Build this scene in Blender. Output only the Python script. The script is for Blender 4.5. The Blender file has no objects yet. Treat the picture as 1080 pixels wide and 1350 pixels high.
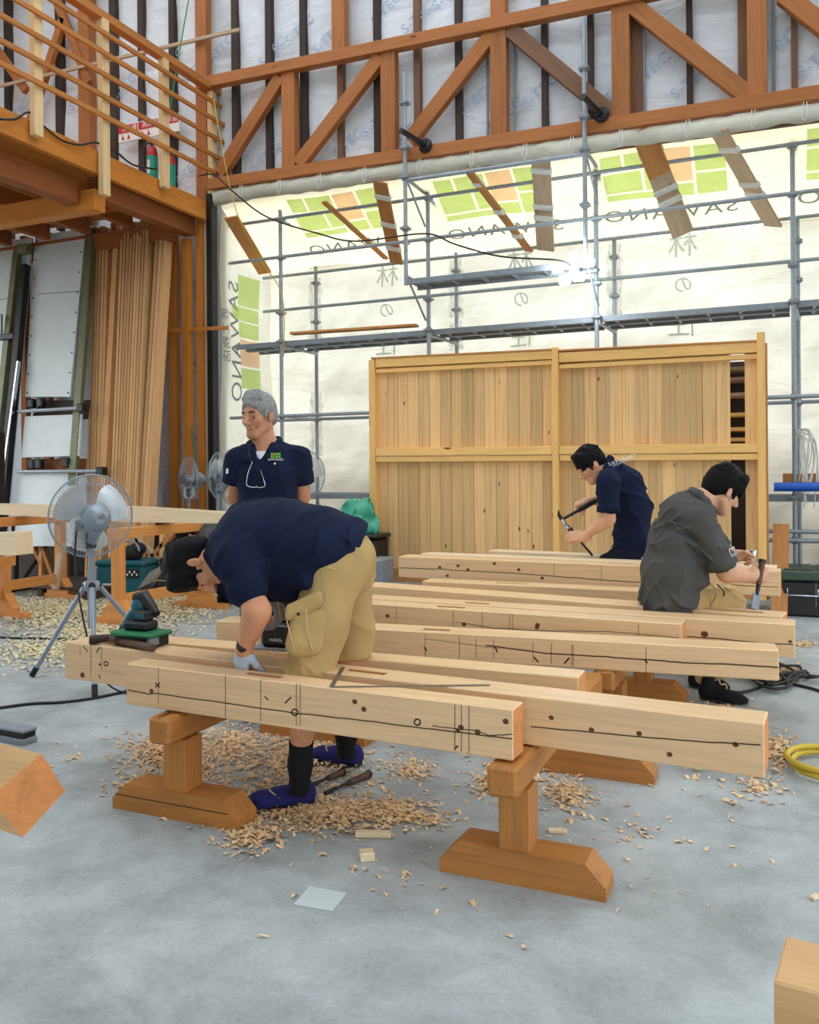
import bpy, bmesh, math, random
import numpy as np
from mathutils import Vector, Matrix, Euler

random.seed(7); RNG = np.random.default_rng(7)
SC = bpy.context.scene
COL = SC.collection

# ---------------------------------------------------------------- camera
F_PX, V_HOR, CAM_H, YAW, ROLL = 1134.0, 620.0, 1.35, math.atan(495/1134), 0.008
cd = bpy.data.cameras.new('camera'); cam = bpy.data.objects.new('camera', cd); COL.objects.link(cam)
cd.sensor_fit = 'HORIZONTAL'; cd.sensor_width = 36; cd.lens = F_PX/1080*36
cd.shift_y = -(675-V_HOR)/1080; cd.clip_start = .05; cd.clip_end = 200
cam.matrix_world = Matrix.Translation((0,0,CAM_H)) @ Matrix.Rotation(YAW,4,'Z') @ Matrix.Rotation(math.pi/2,4,'X') @ Matrix.Rotation(-ROLL,4,'Z')
SC.camera = cam
# ---------------------------------------------------------------- sky, sun, exposure
w = bpy.data.worlds.new('World'); SC.world = w; w.use_nodes = True
bg = w.node_tree.nodes['Background']; bg.inputs[0].default_value = (.90,.955,1,1); bg.inputs[1].default_value = 2.5
vs = SC.view_settings
vs.view_transform = 'Standard'; vs.look = 'None'; vs.exposure = 0.4; vs.gamma = 1.0; vs.use_curve_mapping = False
SC.cycles.max_bounces = 8; SC.cycles.diffuse_bounces = 5; SC.cycles.transmission_bounces = 6; SC.cycles.transparent_max_bounces = 12
SC.cycles.sample_clamp_indirect = 6; SC.cycles.use_denoising = True

# ---------------------------------------------------------------- measuring: a photo pixel met with a plane of the place
def ray(u, v):
    a = (u-540)/F_PX; b = -(v-V_HOR)/F_PX; c, s = math.cos(ROLL), math.sin(ROLL)
    x = a*c+b*s; z = -a*s+b*c; cy, sy = math.cos(YAW), math.sin(YAW)
    return Vector((x*cy-sy, x*sy+cy, z))
C0 = Vector((0,0,CAM_H))
def on_z(u, v, z=0): r = ray(u,v); return C0 + r*((z-CAM_H)/r.z)
def on_y(u, v, y): r = ray(u,v); return C0 + r*(y/r.y)
def on_x(u, v, x): r = ray(u,v); return C0 + r*(x/r.x)
def at_d(u, v, d): return C0 + ray(u,v)*d

# ---------------------------------------------------------------- objects
def wm(o):
    m = o.matrix_basis.copy()
    return (wm(o.parent) @ o.matrix_parent_inverse @ m) if o.parent else m
def adopt(o, parent):
    if parent is not None:
        o.parent = parent; o.matrix_parent_inverse = wm(parent).inverted()
def link(name, mesh, mat=None, parent=None, matrix=None):
    o = bpy.data.objects.new(name, mesh); COL.objects.link(o)
    if mat is not None and len(mesh.materials) == 0: mesh.materials.append(mat)
    if matrix is not None: o.matrix_basis = matrix
    adopt(o, parent)
    return o
def tag(o, label=None, cat=None, group=None, kind=None):
    if label: o['label'] = label
    if cat: o['category'] = cat
    if group: o['group'] = group
    if kind: o['kind'] = kind
    return o
def thing(name, label, cat, loc=(0,0,0), group=None, kind=None, rz=0):
    o = bpy.data.objects.new(name, None); COL.objects.link(o); o.empty_display_size = .1
    o.location = loc; o.rotation_euler = (0,0,rz)
    return tag(o, label, cat, group, kind)
def copy_tree(o, parent=None, delta=None):
    c = o.copy(); COL.objects.link(c)
    if parent is not None: c.parent = parent; c.matrix_parent_inverse = o.matrix_parent_inverse.copy()
    for ch in list(o.children): copy_tree(ch, c)
    return c

class MB:
    def __init__(s): s.v=[]; s.f=[]; s.sm=[]; s.mi=[]; s.m=0
    def add(s, vs, fs, smooth=False):
        n=len(s.v); s.v += [tuple(p) for p in vs]
        for f in fs: s.f.append(tuple(i+n for i in f)); s.sm.append(smooth); s.mi.append(s.m)
        return s
    def box(s, lo, hi, M=None):
        x0,y0,z0=lo; x1,y1,z1=hi
        vs=[Vector(p) for p in ((x0,y0,z0),(x1,y0,z0),(x1,y1,z0),(x0,y1,z0),(x0,y0,z1),(x1,y0,z1),(x1,y1,z1),(x0,y1,z1))]
        if M is not None: vs=[M@p for p in vs]
        return s.add(vs, [(0,3,2,1),(4,5,6,7),(0,1,5,4),(1,2,6,5),(2,3,7,6),(3,0,4,7)])
    def cbox(s, lo, hi, c=.004, M=None):          # box with chamfered edges
        vs,fs=cham_box(lo,hi,c)
        if M is not None: vs=[M@Vector(p) for p in vs]
        return s.add(vs,fs)
    def prism(s, poly, y0, y1, M=None):           # polygon in xz, extruded along y
        n=len(poly); vs=[Vector((x,y0,z)) for x,z in poly]+[Vector((x,y1,z)) for x,z in poly]
        if M is not None: vs=[M@p for p in vs]
        a=sum(poly[i][0]*poly[(i+1)%n][1]-poly[(i+1)%n][0]*poly[i][1] for i in range(n))
        fs=[tuple(range(n)), tuple(range(2*n-1,n-1,-1))]+[(i,n+i,n+(i+1)%n,(i+1)%n) for i in range(n)]
        if a<0: fs=[f[::-1] for f in fs]
        return s.add(vs,fs)
    def tube(s, pts, r, n=12, cap=True, closed=False):
        pts=[Vector(p) for p in pts]; m=len(pts)
        rr = r if hasattr(r,'__len__') else [r]*m
        rings=[]; up=None
        for i,p in enumerate(pts):
            if closed: t=(pts[(i+1)%m]-pts[i-1])
            else: t=(pts[min(i+1,m-1)]-pts[max(i-1,0)])
            t.normalize()
            if up is None:
                up=Vector((0,0,1)) if abs(t.z)<.9 else Vector((1,0,0))
            up=(up-t*up.dot(t)).normalized(); sd_=t.cross(up)
            rings.append([p+(up*math.cos(2*math.pi*k/n)+sd_*math.sin(2*math.pi*k/n))*rr[i] for k in range(n)])
        vs=[q for R in rings for q in R]; fs=[]
        for i in range(m if closed else m-1):
            a=i*n; b=((i+1)%m)*n
            for k in range(n): fs.append((a+k,b+k,b+(k+1)%n,a+(k+1)%n))
        s.add(vs,[f[::-1] for f in fs],True)
        if cap and not closed:
            s.add(rings[0],[tuple(range(n))]); s.add(rings[-1],[tuple(range(n-1,-1,-1))])
        return s
    def lathe(s, prof, n=24, M=None):             # profile of (r,z)
        vs=[]; 
        for r,z in prof:
            for k in range(n):
                a=2*math.pi*k/n; vs.append(Vector((r*math.cos(a),r*math.sin(a),z)))
        if M is not None: vs=[M@p for p in vs]
        fs=[]
        for i in range(len(prof)-1):
            for k in range(n): fs.append((i*n+k,i*n+(k+1)%n,(i+1)*n+(k+1)%n,(i+1)*n+k))
        return s.add(vs,fs,True)
    def ball(s, c, r, nu=14, nv=9, M=None):
        c=Vector(c); rx,ry,rz=(r if hasattr(r,'__len__') else (r,r,r)); vs=[]; fs=[]
        for i in range(nv+1):
            th=math.pi*i/nv
            for k in range(nu):
                a=2*math.pi*k/nu; vs.append(Vector((rx*math.sin(th)*math.cos(a),ry*math.sin(th)*math.sin(a),rz*math.cos(th))))
        vs=[(M@p if M is not None else p)+c for p in vs]
        for i in range(nv):
            for k in range(nu): fs.append((i*nu+k,(i+1)*nu+k,(i+1)*nu+(k+1)%nu,i*nu+(k+1)%nu))
        return s.add(vs,fs,True)
    def mesh(s, name='mesh', mats=None):
        me=bpy.data.meshes.new(name); me.from_pydata(s.v,[],s.f)
        me.polygons.foreach_set('use_smooth', s.sm)
        if mats:
            for m in mats: me.materials.append(m)
            me.polygons.foreach_set('material_index', s.mi)
        me.update(); return me
    def build(s, name, mat, parent=None, matrix=None):
        me=s.mesh(name, mat if isinstance(mat,(list,tuple)) else None)
        return link(name, me, None if isinstance(mat,(list,tuple)) else mat, parent, matrix)

def cham_box(lo,hi,c):
    c=min(c,.45*min(hi[i]-lo[i] for i in range(3)))
    vs=[];idx={}
    for sx in (0,1):
        for sy in (0,1):
            for sz in (0,1):
                P=[(lo,hi)[q][i] for i,q in enumerate((sx,sy,sz))]
                for ax in range(3):
                    q=list(P)
                    for j in range(3):
                        if j!=ax: q[j]+= c if (sx,sy,sz)[j]==0 else -c
                    idx[(sx,sy,sz,ax)]=len(vs); vs.append(tuple(q))
    fs=[]
    def quad(l,n):                                   # order around centre, facing n
        P=[Vector(vs[i]) for i in l]; ce=sum(P,Vector())/len(P); n=Vector(n)
        a=(P[0]-ce).normalized(); b=n.normalized().cross(a)
        l=[i for _,i in sorted((math.atan2((Vector(vs[i])-ce).dot(b),(Vector(vs[i])-ce).dot(a)),i) for i in l)]
        fs.append(tuple(l))
    R=(0,1)
    for ax in range(3):
        for s_ in R:
            l=[]
            for p in R:
                for q in R:
                    k=[p,q]; k.insert(ax,s_); l.append(idx[(*k,ax)])
            n=[0,0,0]; n[ax]=1 if s_ else -1; quad(l,n)
    for ax in range(3):                              # edges along ax
        o=[i for i in range(3) if i!=ax]
        for p in R:
            for q in R:
                l=[]
                for s_ in R:
                    k=[0,0,0]; k[ax]=s_; k[o[0]]=p; k[o[1]]=q
                    l += [idx[(*k,o[0])], idx[(*k,o[1])]]
                n=[0,0,0]; n[o[0]]=1 if p else -1; n[o[1]]=1 if q else -1; quad(l,n)
    for x in R:
        for y in R:
            for z in R: quad([idx[(x,y,z,i)] for i in range(3)],[1 if x else -1,1 if y else -1,1 if z else -1])
    return vs,fs

def frame(p0, p1, up=(0,0,1)):
    p0=Vector(p0); p1=Vector(p1); x=(p1-p0); L=x.length; x.normalize(); up=Vector(up)
    if abs(x.dot(up))>.98: up=Vector((0,1,0))
    y=up.cross(x).normalized(); z=x.cross(y)
    M=Matrix((x,y,z)).transposed().to_4x4(); M.translation=p0
    return M, L
def timber(name, p0, p1, wid, hei, mat, parent=None, up=(0,0,1), c=.004, anchor=(0,0)):
    """straight bar from p0 to p1, long axis = local x; wid along local y, hei along local z; anchor shifts the axis in half-widths"""
    M,L=frame(p0,p1,up); y0=-wid/2+anchor[0]*wid/2; z0=-hei/2+anchor[1]*hei/2
    return MB().cbox((0,y0,z0),(L,y0+wid,z0+hei),c).build(name,mat,parent,M)
def pipe(name, p0, p1, r, mat, parent=None, n=12):
    M,L=frame(p0,p1); return MB().tube([(0,0,0),(L,0,0)],r,n).build(name,mat,parent,M)
def wire(name, pts, r, mat, parent=None, n=6, sub=6):
    pts=[Vector(p) for p in pts]; out=[]
    for i in range(len(pts)-1):                      # Catmull-Rom
        a=pts[max(i-1,0)]; b=pts[i]; c=pts[i+1]; d=pts[min(i+2,len(pts)-1)]
        for k in range(sub):
            t=k/sub; out.append(.5*((2*b)+(c-a)*t+(2*a-5*b+4*c-d)*t*t+(3*b-a-3*c+d)*t**3))
    out.append(pts[-1])
    o=out[0].copy(); return MB().tube([p-o for p in out],r,n).build(name,mat,parent,Matrix.Translation(o))

# ---------------------------------------------------------------- materials
def srgb(r,g,b):
    f=lambda c: (c/255/12.92) if c/255<=.04045 else ((c/255+.055)/1.055)**2.4
    return (f(r),f(g),f(b),1)
class NT:
    def __init__(s,name):
        s.m=bpy.data.materials.new(name); s.m.use_nodes=True; s.t=s.m.node_tree; s.t.nodes.clear()
        s.out=s.n('ShaderNodeOutputMaterial')
    def n(s,ty,**kw):
        x=s.t.nodes.new(ty)
        for k,v in kw.items():
            if k.startswith('i_'):
                key=k[2:]; key=int(key) if key.isdigit() else key
                x.inputs[key].default_value=v
            else: setattr(x,k,v)
        return x
    def l(s,a,b): s.t.links.new(a,b)
    def ramp(s,fac,stops):
        r=s.n('ShaderNodeValToRGB'); e=r.color_ramp.elements
        while len(e)<len(stops): e.new(.5)
        for k,(p,c) in enumerate(stops): e[k].position=p; e[k].color=c
        s.l(fac,r.inputs[0]); return r.outputs[0]
    def mix(s,fac,a,b,mode='MIX'):
        x=s.n('ShaderNodeMix',data_type='RGBA',blend_type=mode)
        for k,q in ((0,fac),(6,a),(7,b)):
            if hasattr(q,'links'): s.l(q,x.inputs[k])
            else: x.inputs[k].default_value=q
        return x.outputs[2]
    def coords(s,scale,rand=True,kind='Object'):
        tc=s.n('ShaderNodeTexCoord'); mp=s.n('ShaderNodeMapping'); mp.inputs['Scale'].default_value=scale
        if rand:
            oi=s.n('ShaderNodeObjectInfo'); mu=s.n('ShaderNodeVectorMath',operation='SCALE'); cb=s.n('ShaderNodeCombineXYZ')
            s.l(oi.outputs['Random'],cb.inputs[0]); s.l(oi.outputs['Random'],cb.inputs[1]); s.l(oi.outputs['Random'],cb.inputs[2])
            s.l(cb.outputs[0],mu.inputs[0]); mu.inputs['Scale'].default_value=37.0
            s.l(mu.outputs[0],mp.inputs['Location'])
        s.l(tc.outputs[kind],mp.inputs['Vector']); return mp.outputs[0]
    def noise(s,vec,scale,detail=3,rough=.5,dist=0):
        x=s.n('ShaderNodeTexNoise'); x.inputs['Scale'].default_value=scale; x.inputs['Detail'].default_value=detail
        x.inputs['Roughness'].default_value=rough; x.inputs['Distortion'].default_value=dist
        if vec is not None: s.l(vec,x.inputs['Vector'])
        return x.outputs['Fac']
    def bump(s,h,strength,dist=.01):
        b=s.n('ShaderNodeBump'); b.inputs['Strength'].default_value=strength; b.inputs['Distance'].default_value=dist
        s.l(h,b.inputs['Height']); return b.outputs[0]
    def principled(s,color,rough=.6,metal=0,normal=None,spec=.5,**kw):
        p=s.n('ShaderNodeBsdfPrincipled')
        for k,q in (('Base Color',color),('Roughness',rough),('Metallic',metal),('Specular IOR Level',spec)):
            if hasattr(q,'links'): s.l(q,p.inputs[k])
            else: p.inputs[k].default_value=q
        for k,q in kw.items(): p.inputs[k.replace('_',' ')].default_value=q
        if normal is not None: s.l(normal,p.inputs['Normal'])
        s.l(p.outputs[0],s.out.inputs[0]); return s.m
def scale_c(c,k): return (c[0]*k,c[1]*k,c[2]*k,1)
def wood(name, base, dark=.72, grain=16, knots=.5, knot_c=(70,38,20), rough=.62, vary=.12, long=1.0, stain=0, spec=.3, kscale=(2.2,7.5,7.5)):
    t=NT(name); b=srgb(*base)
    v=t.coords((long,grain,grain)); n1=t.noise(v,1.6,4,.55,1.2)
    v2=t.coords((long*1.5,grain*6,grain*6)); n2=t.noise(v2,1.5,3,.6)
    c=t.ramp(n1,[(.30,scale_c(b,dark)),(.50,b),(.72,scale_c(b,1.10))])
    c=t.mix(.35,c,t.ramp(n2,[(.3,scale_c(b,dark*.9)),(.65,scale_c(b,1.08))]))
    if knots:
        vk=t.coords(kscale); vo=t.n('ShaderNodeTexVoronoi'); vo.inputs['Scale'].default_value=1.0; t.l(vk,vo.inputs['Vector'])
        mr=t.n('ShaderNodeMapRange',i_1=.05,i_2=.13,i_3=1.0,i_4=0.0); t.l(vo.outputs['Distance'],mr.inputs[0])
        sel=t.n('ShaderNodeMath',operation='GREATER_THAN'); sp=t.n('ShaderNodeSeparateColor'); t.l(vo.outputs['Color'],sp.inputs[0]); t.l(sp.outputs[0],sel.inputs[0]); sel.inputs[1].default_value=1-knots*.6
        mu=t.n('ShaderNodeMath',operation='MULTIPLY'); t.l(mr.outputs[0],mu.inputs[0]); t.l(sel.outputs[0],mu.inputs[1])
        c=t.mix(mu.outputs[0],c,srgb(*knot_c))
    if stain:
        ns=t.noise(t.coords((1.2,2,2)),1.5,4,.6); c=t.mix(t.ramp(ns,[(.45,(0,0,0,1)),(.75,(stain,)*3+(1,))]),c,scale_c(b,.45))
    oi=t.n('ShaderNodeObjectInfo'); hv=t.n('ShaderNodeMapRange',i_3=1-vary,i_4=1+vary*.6); t.l(oi.outputs['Random'],hv.inputs[0])
    hs=t.n('ShaderNodeHueSaturation'); t.l(hv.outputs[0],hs.inputs['Value']); t.l(c,hs.inputs['Color'])
    return t.principled(hs.outputs[0],rough,0,t.bump(n2,.12,.004),spec)
def plain(name, rgb, rough=.5, metal=0, var=.08, nscale=18, spec=.5, bump=0, **kw):
    t=NT(name); b=srgb(*rgb); v=t.coords((1,1,1)); n=t.noise(v,nscale,4,.6)
    c=t.ramp(n,[(.3,scale_c(b,1-var)),(.7,scale_c(b,1+var))])
    return t.principled(c,rough,metal,t.bump(n,bump,.005) if bump else None,spec,**kw)
def cloth(name, rgb, weave=900, fold=.5):
    t=NT(name); b=srgb(*rgb); v=t.coords((1,1,1),False)
    n=t.noise(v,6,5,.6,.4); n2=t.noise(v,weave,2,.5); n3=t.noise(v,2.2,2,.5)
    c=t.ramp(n,[(.25,scale_c(b,.78)),(.75,scale_c(b,1.18))]); c=t.mix(.18,c,t.ramp(n2,[(.3,scale_c(b,.6)),(.7,scale_c(b,1.4))]))
    bb=t.n('ShaderNodeBump'); bb.inputs['Strength'].default_value=.25; bb.inputs['Distance'].default_value=.02; t.l(n,bb.inputs['Height'])
    b2=t.n('ShaderNodeBump'); b2.inputs['Strength'].default_value=.15; b2.inputs['Distance'].default_value=.002; t.l(n2,b2.inputs['Height']); t.l(bb.outputs[0],b2.inputs['Normal'])
    return t.principled(c,.88,0,b2.outputs[0],.2)
def tarp_mat(name, rgb, trans=.62, stain=.25):
    t=NT(name); b=srgb(*rgb); v=t.coords((1,1,1),False,'Object')
    n=t.noise(v,.9,5,.62,.6); n2=t.noise(v,5,4,.6,1.5); n3=t.noise(t.coords((1,1,2.6),False),1.5,3,.5,.8)
    c=t.ramp(n,[(.25,scale_c(b,1-stain)),(.6,b)]); c=t.mix(.25,c,t.ramp(n2,[(.3,scale_c(b,.8)),(.6,scale_c(b,1.03))]))
    bb=t.bump(n3,.45,.08); b2=t.n('ShaderNodeBump'); b2.inputs['Strength'].default_value=.15; b2.inputs['Distance'].default_value=.015; t.l(n2,b2.inputs['Height']); t.l(bb,b2.inputs['Normal'])
    d=t.n('ShaderNodeBsdfPrincipled'); d.inputs['Roughness'].default_value=.45; d.inputs['Specular IOR Level'].default_value=.4
    tr=t.n('ShaderNodeBsdfTranslucent'); mx=t.n('ShaderNodeMixShader'); mx.inputs[0].default_value=trans
    t.l(c,d.inputs['Base Color']); t.l(c,tr.inputs[0]); t.l(b2.outputs[0],d.inputs['Normal']); t.l(b2.outputs[0],tr.inputs['Normal'])
    t.l(d.outputs[0],mx.inputs[1]); t.l(tr.outputs[0],mx.inputs[2]); t.l(mx.outputs[0],t.out.inputs[0])
    return t.m
def clear_mat(name, rgb, alpha=.35, rough=.15):
    t=NT(name); p=t.n('ShaderNodeBsdfPrincipled'); p.inputs['Base Color'].default_value=srgb(*rgb); p.inputs['Roughness'].default_value=rough
    tr=t.n('ShaderNodeBsdfTransparent'); mx=t.n('ShaderNodeMixShader'); mx.inputs[0].default_value=alpha
    t.l(tr.outputs[0],mx.inputs[1]); t.l(p.outputs[0],mx.inputs[2]); t.l(mx.outputs[0],t.out.inputs[0]); return t.m
def emit(name, rgb, s):
    t=NT(name); e=t.n('ShaderNodeEmission'); e.inputs[0].default_value=srgb(*rgb); e.inputs[1].default_value=s; t.l(e.outputs[0],t.out.inputs[0]); return t.m
def concrete(name):
    t=NT(name); v=t.coords((1,1,1),False); 
    n1=t.noise(v,.55,6,.62,.5); n2=t.noise(v,3.2,6,.7,.3); n3=t.noise(v,60,3,.6); n4=t.noise(t.coords((.8,1.6,1),False),1.3,5,.7,1)
    c=t.ramp(n1,[(.3,srgb(112,121,124)),(.5,srgb(163,172,174)),(.7,srgb(200,208,209))])
    c=t.mix(.5,c,t.ramp(n2,[(.32,srgb(112,117,118)),(.62,srgb(190,198,200))]))
    c=t.mix(t.ramp(n4,[(.55,(0,0,0,1)),(.8,(.55,.55,.55,1))]),c,srgb(112,112,110))
    c=t.mix(.12,c,t.ramp(n3,[(.3,srgb(90,90,90)),(.7,srgb(210,215,215))]))
    r=t.n('ShaderNodeMapRange',i_1=.3,i_2=.7,i_3=.42,i_4=.7); t.l(n2,r.inputs[0])
    return t.principled(c,r.outputs[0],0,t.bump(n2,.08,.01),.4)
M={}
M['spruce']=wood('spruce_timber',(236,197,150),.84,18,0,(96,52,24),.38,.05,spec=.6)
M['spruce2']=wood('spruce_timber_pale',(238,214,176),.86,18,0,(110,62,30),.38,.05,spec=.6)
M['tanwood']=wood('tan_timber',(216,172,122),.8,14,.2,(110,62,30),.55,.04)
M['trestle']=wood('oiled_trestle_timber',(188,126,64),.72,15,.45,(84,44,16),.5,.08,stain=.35)
M['horse']=wood('sawhorse_timber',(222,150,82),.8,14,.2,(90,50,20),.55,.06)
M['pocket']=wood('mortise_wood',(214,160,110),.8,12,0)
M['endgrain']=wood('fresh_end_grain',(224,148,90),.75,9,0,rough=.8,vary=.05,long=9)
M['truss']=wood('aged_cedar_truss',(178,112,62),.72,12,.25,(60,30,14),.6,.14)
M['trussdark']=wood('weathered_dark_timber',(128,94,72),.72,12,.1,(40,24,14),.7,.14)
M['stud']=wood('dark_stud_timber',(70,58,52),.7,12,.1,(30,20,14),.7,.2)
M['panel']=wood('cedar_panel_board',(240,194,134),.66,26,.42,(88,46,24),.6,.26,long=.55,kscale=(4.2,10,.02))
M['pframe']=wood('panel_frame_timber',(248,198,122),.85,12,.3,(110,60,24),.5,.05)
M['rail']=wood('mezzanine_rail_timber',(190,124,62),.78,14,.4,(60,30,14),.55,.1)
M['newel']=wood('pale_post_timber',(232,200,150),.85,14,.4,(110,70,34),.6,.05)
M['mezz']=wood('mezzanine_beam_timber',(206,130,52),.76,10,.2,(90,46,16),.5,.06)
M['joist']=wood('mezzanine_joist_timber',(160,92,46),.7,12,.2,(60,30,14),.6,.15)
M['plank']=wood('scaffold_plank_timber',(204,140,82),.7,12,.45,(70,38,18),.7,.15,stain=.3)
M['plankgrey']=wood('weathered_plank_timber',(196,170,142),.75,12,.35,(80,50,30),.75,.12,stain=.2)
M['lumber']=wood('stacked_cedar_lumber',(212,164,114),.78,20,.1,(110,70,40),.65,.2)
M['crack']=plain('crack_shadow',(74,48,28),.9,var=.2)
M['ink']=plain('carpenter_ink',(34,26,22),.8,var=.1)
M['concrete']=concrete('polished_concrete')
M['galv']=plain('galvanised_steel',(158,166,174),.42,.25,.16,30,.5)
M['steelgrey']=plain('grey_painted_steel',(138,146,154),.5,.15,.12,20)
M['dsteel']=plain('dark_steel',(58,58,60),.42,.8,.2,30)
M['chrome']=plain('bright_steel',(205,210,216),.2,1,.05,20)
M['black']=plain('black_plastic',(24,24,26),.45,0,.15,30)
M['rubber']=plain('black_rubber',(20,20,21),.7,0,.15,30)
M['blackpost']=plain('black_painted_steel',(26,24,24),.5,.2,.2,10)
M['white']=plain('white_paint',(232,232,228),.6,0,.03,6)
M['whiteboard']=plain('white_coated_panel',(214,222,222),.4,0,.05,3)
M['olive']=plain('olive_painted_steel',(112,116,84),.5,.3,.15,9)
M['teal']=plain('teal_plastic',(14,92,106),.45,0,.08,20)
M['green']=plain('green_plastic',(22,112,70),.42,0,.08,20)
M['dgreen']=plain('dark_green_lid',(58,76,62),.5,0,.15,20)
M['bluepipe']=plain('blue_pipe',(18,96,206),.35,0,.05,20)
M['insul']=tarp_mat('insulation_film',(236,241,248),.10,.08)
M['tarp']=tarp_mat('white_tarpaulin',(238,233,217),.50,.2)
M['tarptop']=tarp_mat('cream_tarpaulin_roof',(246,237,200),.54,.08)
M['tarpgreen']=tarp_mat('tarp_print_green',(214,232,160),.7,.04)
M['tarporange']=tarp_mat('tarp_print_orange',(248,216,184),.7,.04)
M['tarptext']=tarp_mat('tarp_print_grey',(140,146,142),.55,.05)
M['tarpfaint']=tarp_mat('tarp_print_faint',(206,214,206),.5,.05)
M['filmblue']=plain('blue_film_print',(168,186,212),.6)
M['lead']=plain('cable_black',(18,18,18),.55)
M['hose']=plain('yellow_hose',(206,176,52),.45)
# ================================================================ the hall
YT, YA, YB, YC, YD = 9.0, 8.8, 9.3, 10.1, 10.22        # truss wall, scaffold bracket row, front row, rear row, tarpaulin
XM = -6.647                                             # edge of the mezzanine
tag(MB().box((-11,-4,-.2),(4.5,YT+.12,0)).build('floor',M['concrete']),kind='structure')
grd=plain('outdoor_gravel',(118,116,108),.9,0,.15,3)
tag(MB().box((-60,-60,-.4),(60,70,-.21)).build('ground',grd),kind='structure')
cl=MB(); ys=(-4.2,-.6,1.2,1.9,3.7,4.4,6.2,6.9,8.4,9.5)           # roof of slabs with long rooflight openings between them
for i in range(0,len(ys),2): cl.box((-11.3,ys[i],8.6),(4.6,ys[i+1],8.8))
cl.box((-11.3,-2.5,8.6),(-10.0,9.5,8.8)); cl.box((2.6,-4.2,8.6),(4.6,9.5,8.8))
tag(cl.build('ceiling',M['stud']),kind='structure')
wl=MB(); wl.box((-11.2,-4,4.3),(-11,YT+.12,8.6)); wl.box((-11.2,7.9,0),(-11,YT+.12,4.3)); wl.box((-11.2,-4,0),(-11,1.0,4.3))
tag(wl.build('wall_left',M['whiteboard']),kind='structure')
tag(MB().box((-14,11.4,-.21),(8,11.6,1.75)).build('outdoor_shade_screen',M['plankgrey']),kind='structure')  # screen added outdoors to darken the lower part of the wall tarpaulin
wf=MB(); wf.box((-11.2,-4.2,0),(-.8,-4,8.6)); wf.box((-.8,-4.2,3.2),(4.5,-4,8.6)); wf.box((2.5,-4.2,0),(4.5,-4,3.4))  # unseen wall behind the camera, added to cut the frontal light
tag(wf.build('unseen_wall_front',M['whiteboard']),kind='structure')
wr=MB(); wr.box((4.4,-4,3.6),(4.6,9.1,8.6)); wr.box((4.4,5.2,0),(4.6,9.1,3.6)); wr.box((4.4,-4,0),(4.6,-1.5,3.6))  # unseen side wall, added to limit the light from the right
tag(wr.build('unseen_wall_right',M['whiteboard']),kind='structure')
wall=thing('wall_back',None,None,(-3,YT,0),kind='structure')
def hstrip(name,z0,z1,x0,x1,y,mat,par):
    me=MB(); nx,nz=max(2,int((x1-x0)/.12)),max(2,int((z1-z0)/.2)); vs=[];fs=[]
    for j in range(nz+1):
        for i in range(nx+1):
            x=x0+(x1-x0)*i/nx; z=z0+(z1-z0)*j/nz
            vs.append((x,y+.018*math.sin(x*7.3+z*1.7)+.012*math.sin(z*5.1+x*2.2),z))
    for j in range(nz):
        for i in range(nx):
            a=j*(nx+1)+i; fs.append((a,a+1,a+nx+2,a+nx+1))
    return me.add(vs,fs,True).build(name,mat,par)
hstrip('insulation_sheet',4.86,8.6,-11,3.2,YT+.13,M['insul'],wall)
hstrip('insulation_sheet',0,4.86,-11,XM+.02,YT+.13,M['insul'],wall)
MB().box((-11,YT+.2,4.9),(3.2,YT+.24,8.6)).build('cladding',M['whiteboard'],wall)
MB().box((-11,YT+.2,0),(XM+.02,YT+.24,4.9)).build('cladding',M['whiteboard'],wall)
# ---- text as mesh
def text_polys(s,size=1.0,font=None,spacing=1.0):
    cu=bpy.data.curves.new('t','FONT'); cu.body=s; cu.size=size; cu.align_x='CENTER'; cu.align_y='CENTER'; cu.resolution_u=3; cu.space_character=spacing
    o=bpy.data.objects.new('t',cu); COL.objects.link(o); dg=bpy.context.evaluated_depsgraph_get(); dg.update()
    me=bpy.data.meshes.new_from_object(o.evaluated_get(dg)); vs=[tuple(v.co) for v in me.vertices]; fs=[tuple(p.vertices) for p in me.polygons]
    bpy.data.objects.remove(o); bpy.data.curves.remove(cu); bpy.data.meshes.remove(me)
    return vs,fs
_tc={}
def text_on(name,s,size,fn,mat,parent,mirror=False,spacing=1.0):
    key=(s,size,spacing)
    if key not in _tc: _tc[key]=text_polys(s,size,None,spacing)
    vs,fs=_tc[key]
    return MB().add([fn((-x if mirror else x),y) for x,y,z in vs],fs).build(name,mat,parent)
# vertical studs, posts, rods  (px column in the photo met with the wall plane)
def col(name,u,v0,v1,wpx,mat,dy=.1,th=.09,par=wall):
    p=on_y(u,(v0+v1)/2,YT+dy); x=p.x; wd=wpx/104.0
    z0=v0 if v0>=-1e3 and v0<12 else on_y(u,v0,YT+dy).z; z1=v1 if v1<12 and v1>=0 else on_y(u,v1,YT+dy).z
    return timber(name,(x,YT+dy,min(z0,z1)),(x,YT+dy,max(z0,z1)),wd,th,mat,par,up=(0,-1,0))
for u,wp,m in ((310.6,9,'stud'),(355.3,9,'stud'),(400.8,9,'stud'),(449.4,8,'trussdark'),(498,9,'stud'),(550.5,8,'trussdark'),(605,8,'stud'),(718.3,7,'stud'),(778.6,6,'stud'),(838,16,'trussdark'),(909,6,'stud'),(983,15,'trussdark'),(1047,6,'trussdark')):
    col('stud',u,4.9,8.6,wp,M[m])
for u,wp in ((495,3),(643,3),(679,3),(850,3),(1021,3)):
    p=on_y(u,150,YT+.07); pipe('tie_rod',(p.x,YT+.07,4.95),(p.x,YT+.07,6.25),.014,M['steelgrey'],wall,8)
ZTC,ZBC=6.18,4.915                                       # top and bottom chord
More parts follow.
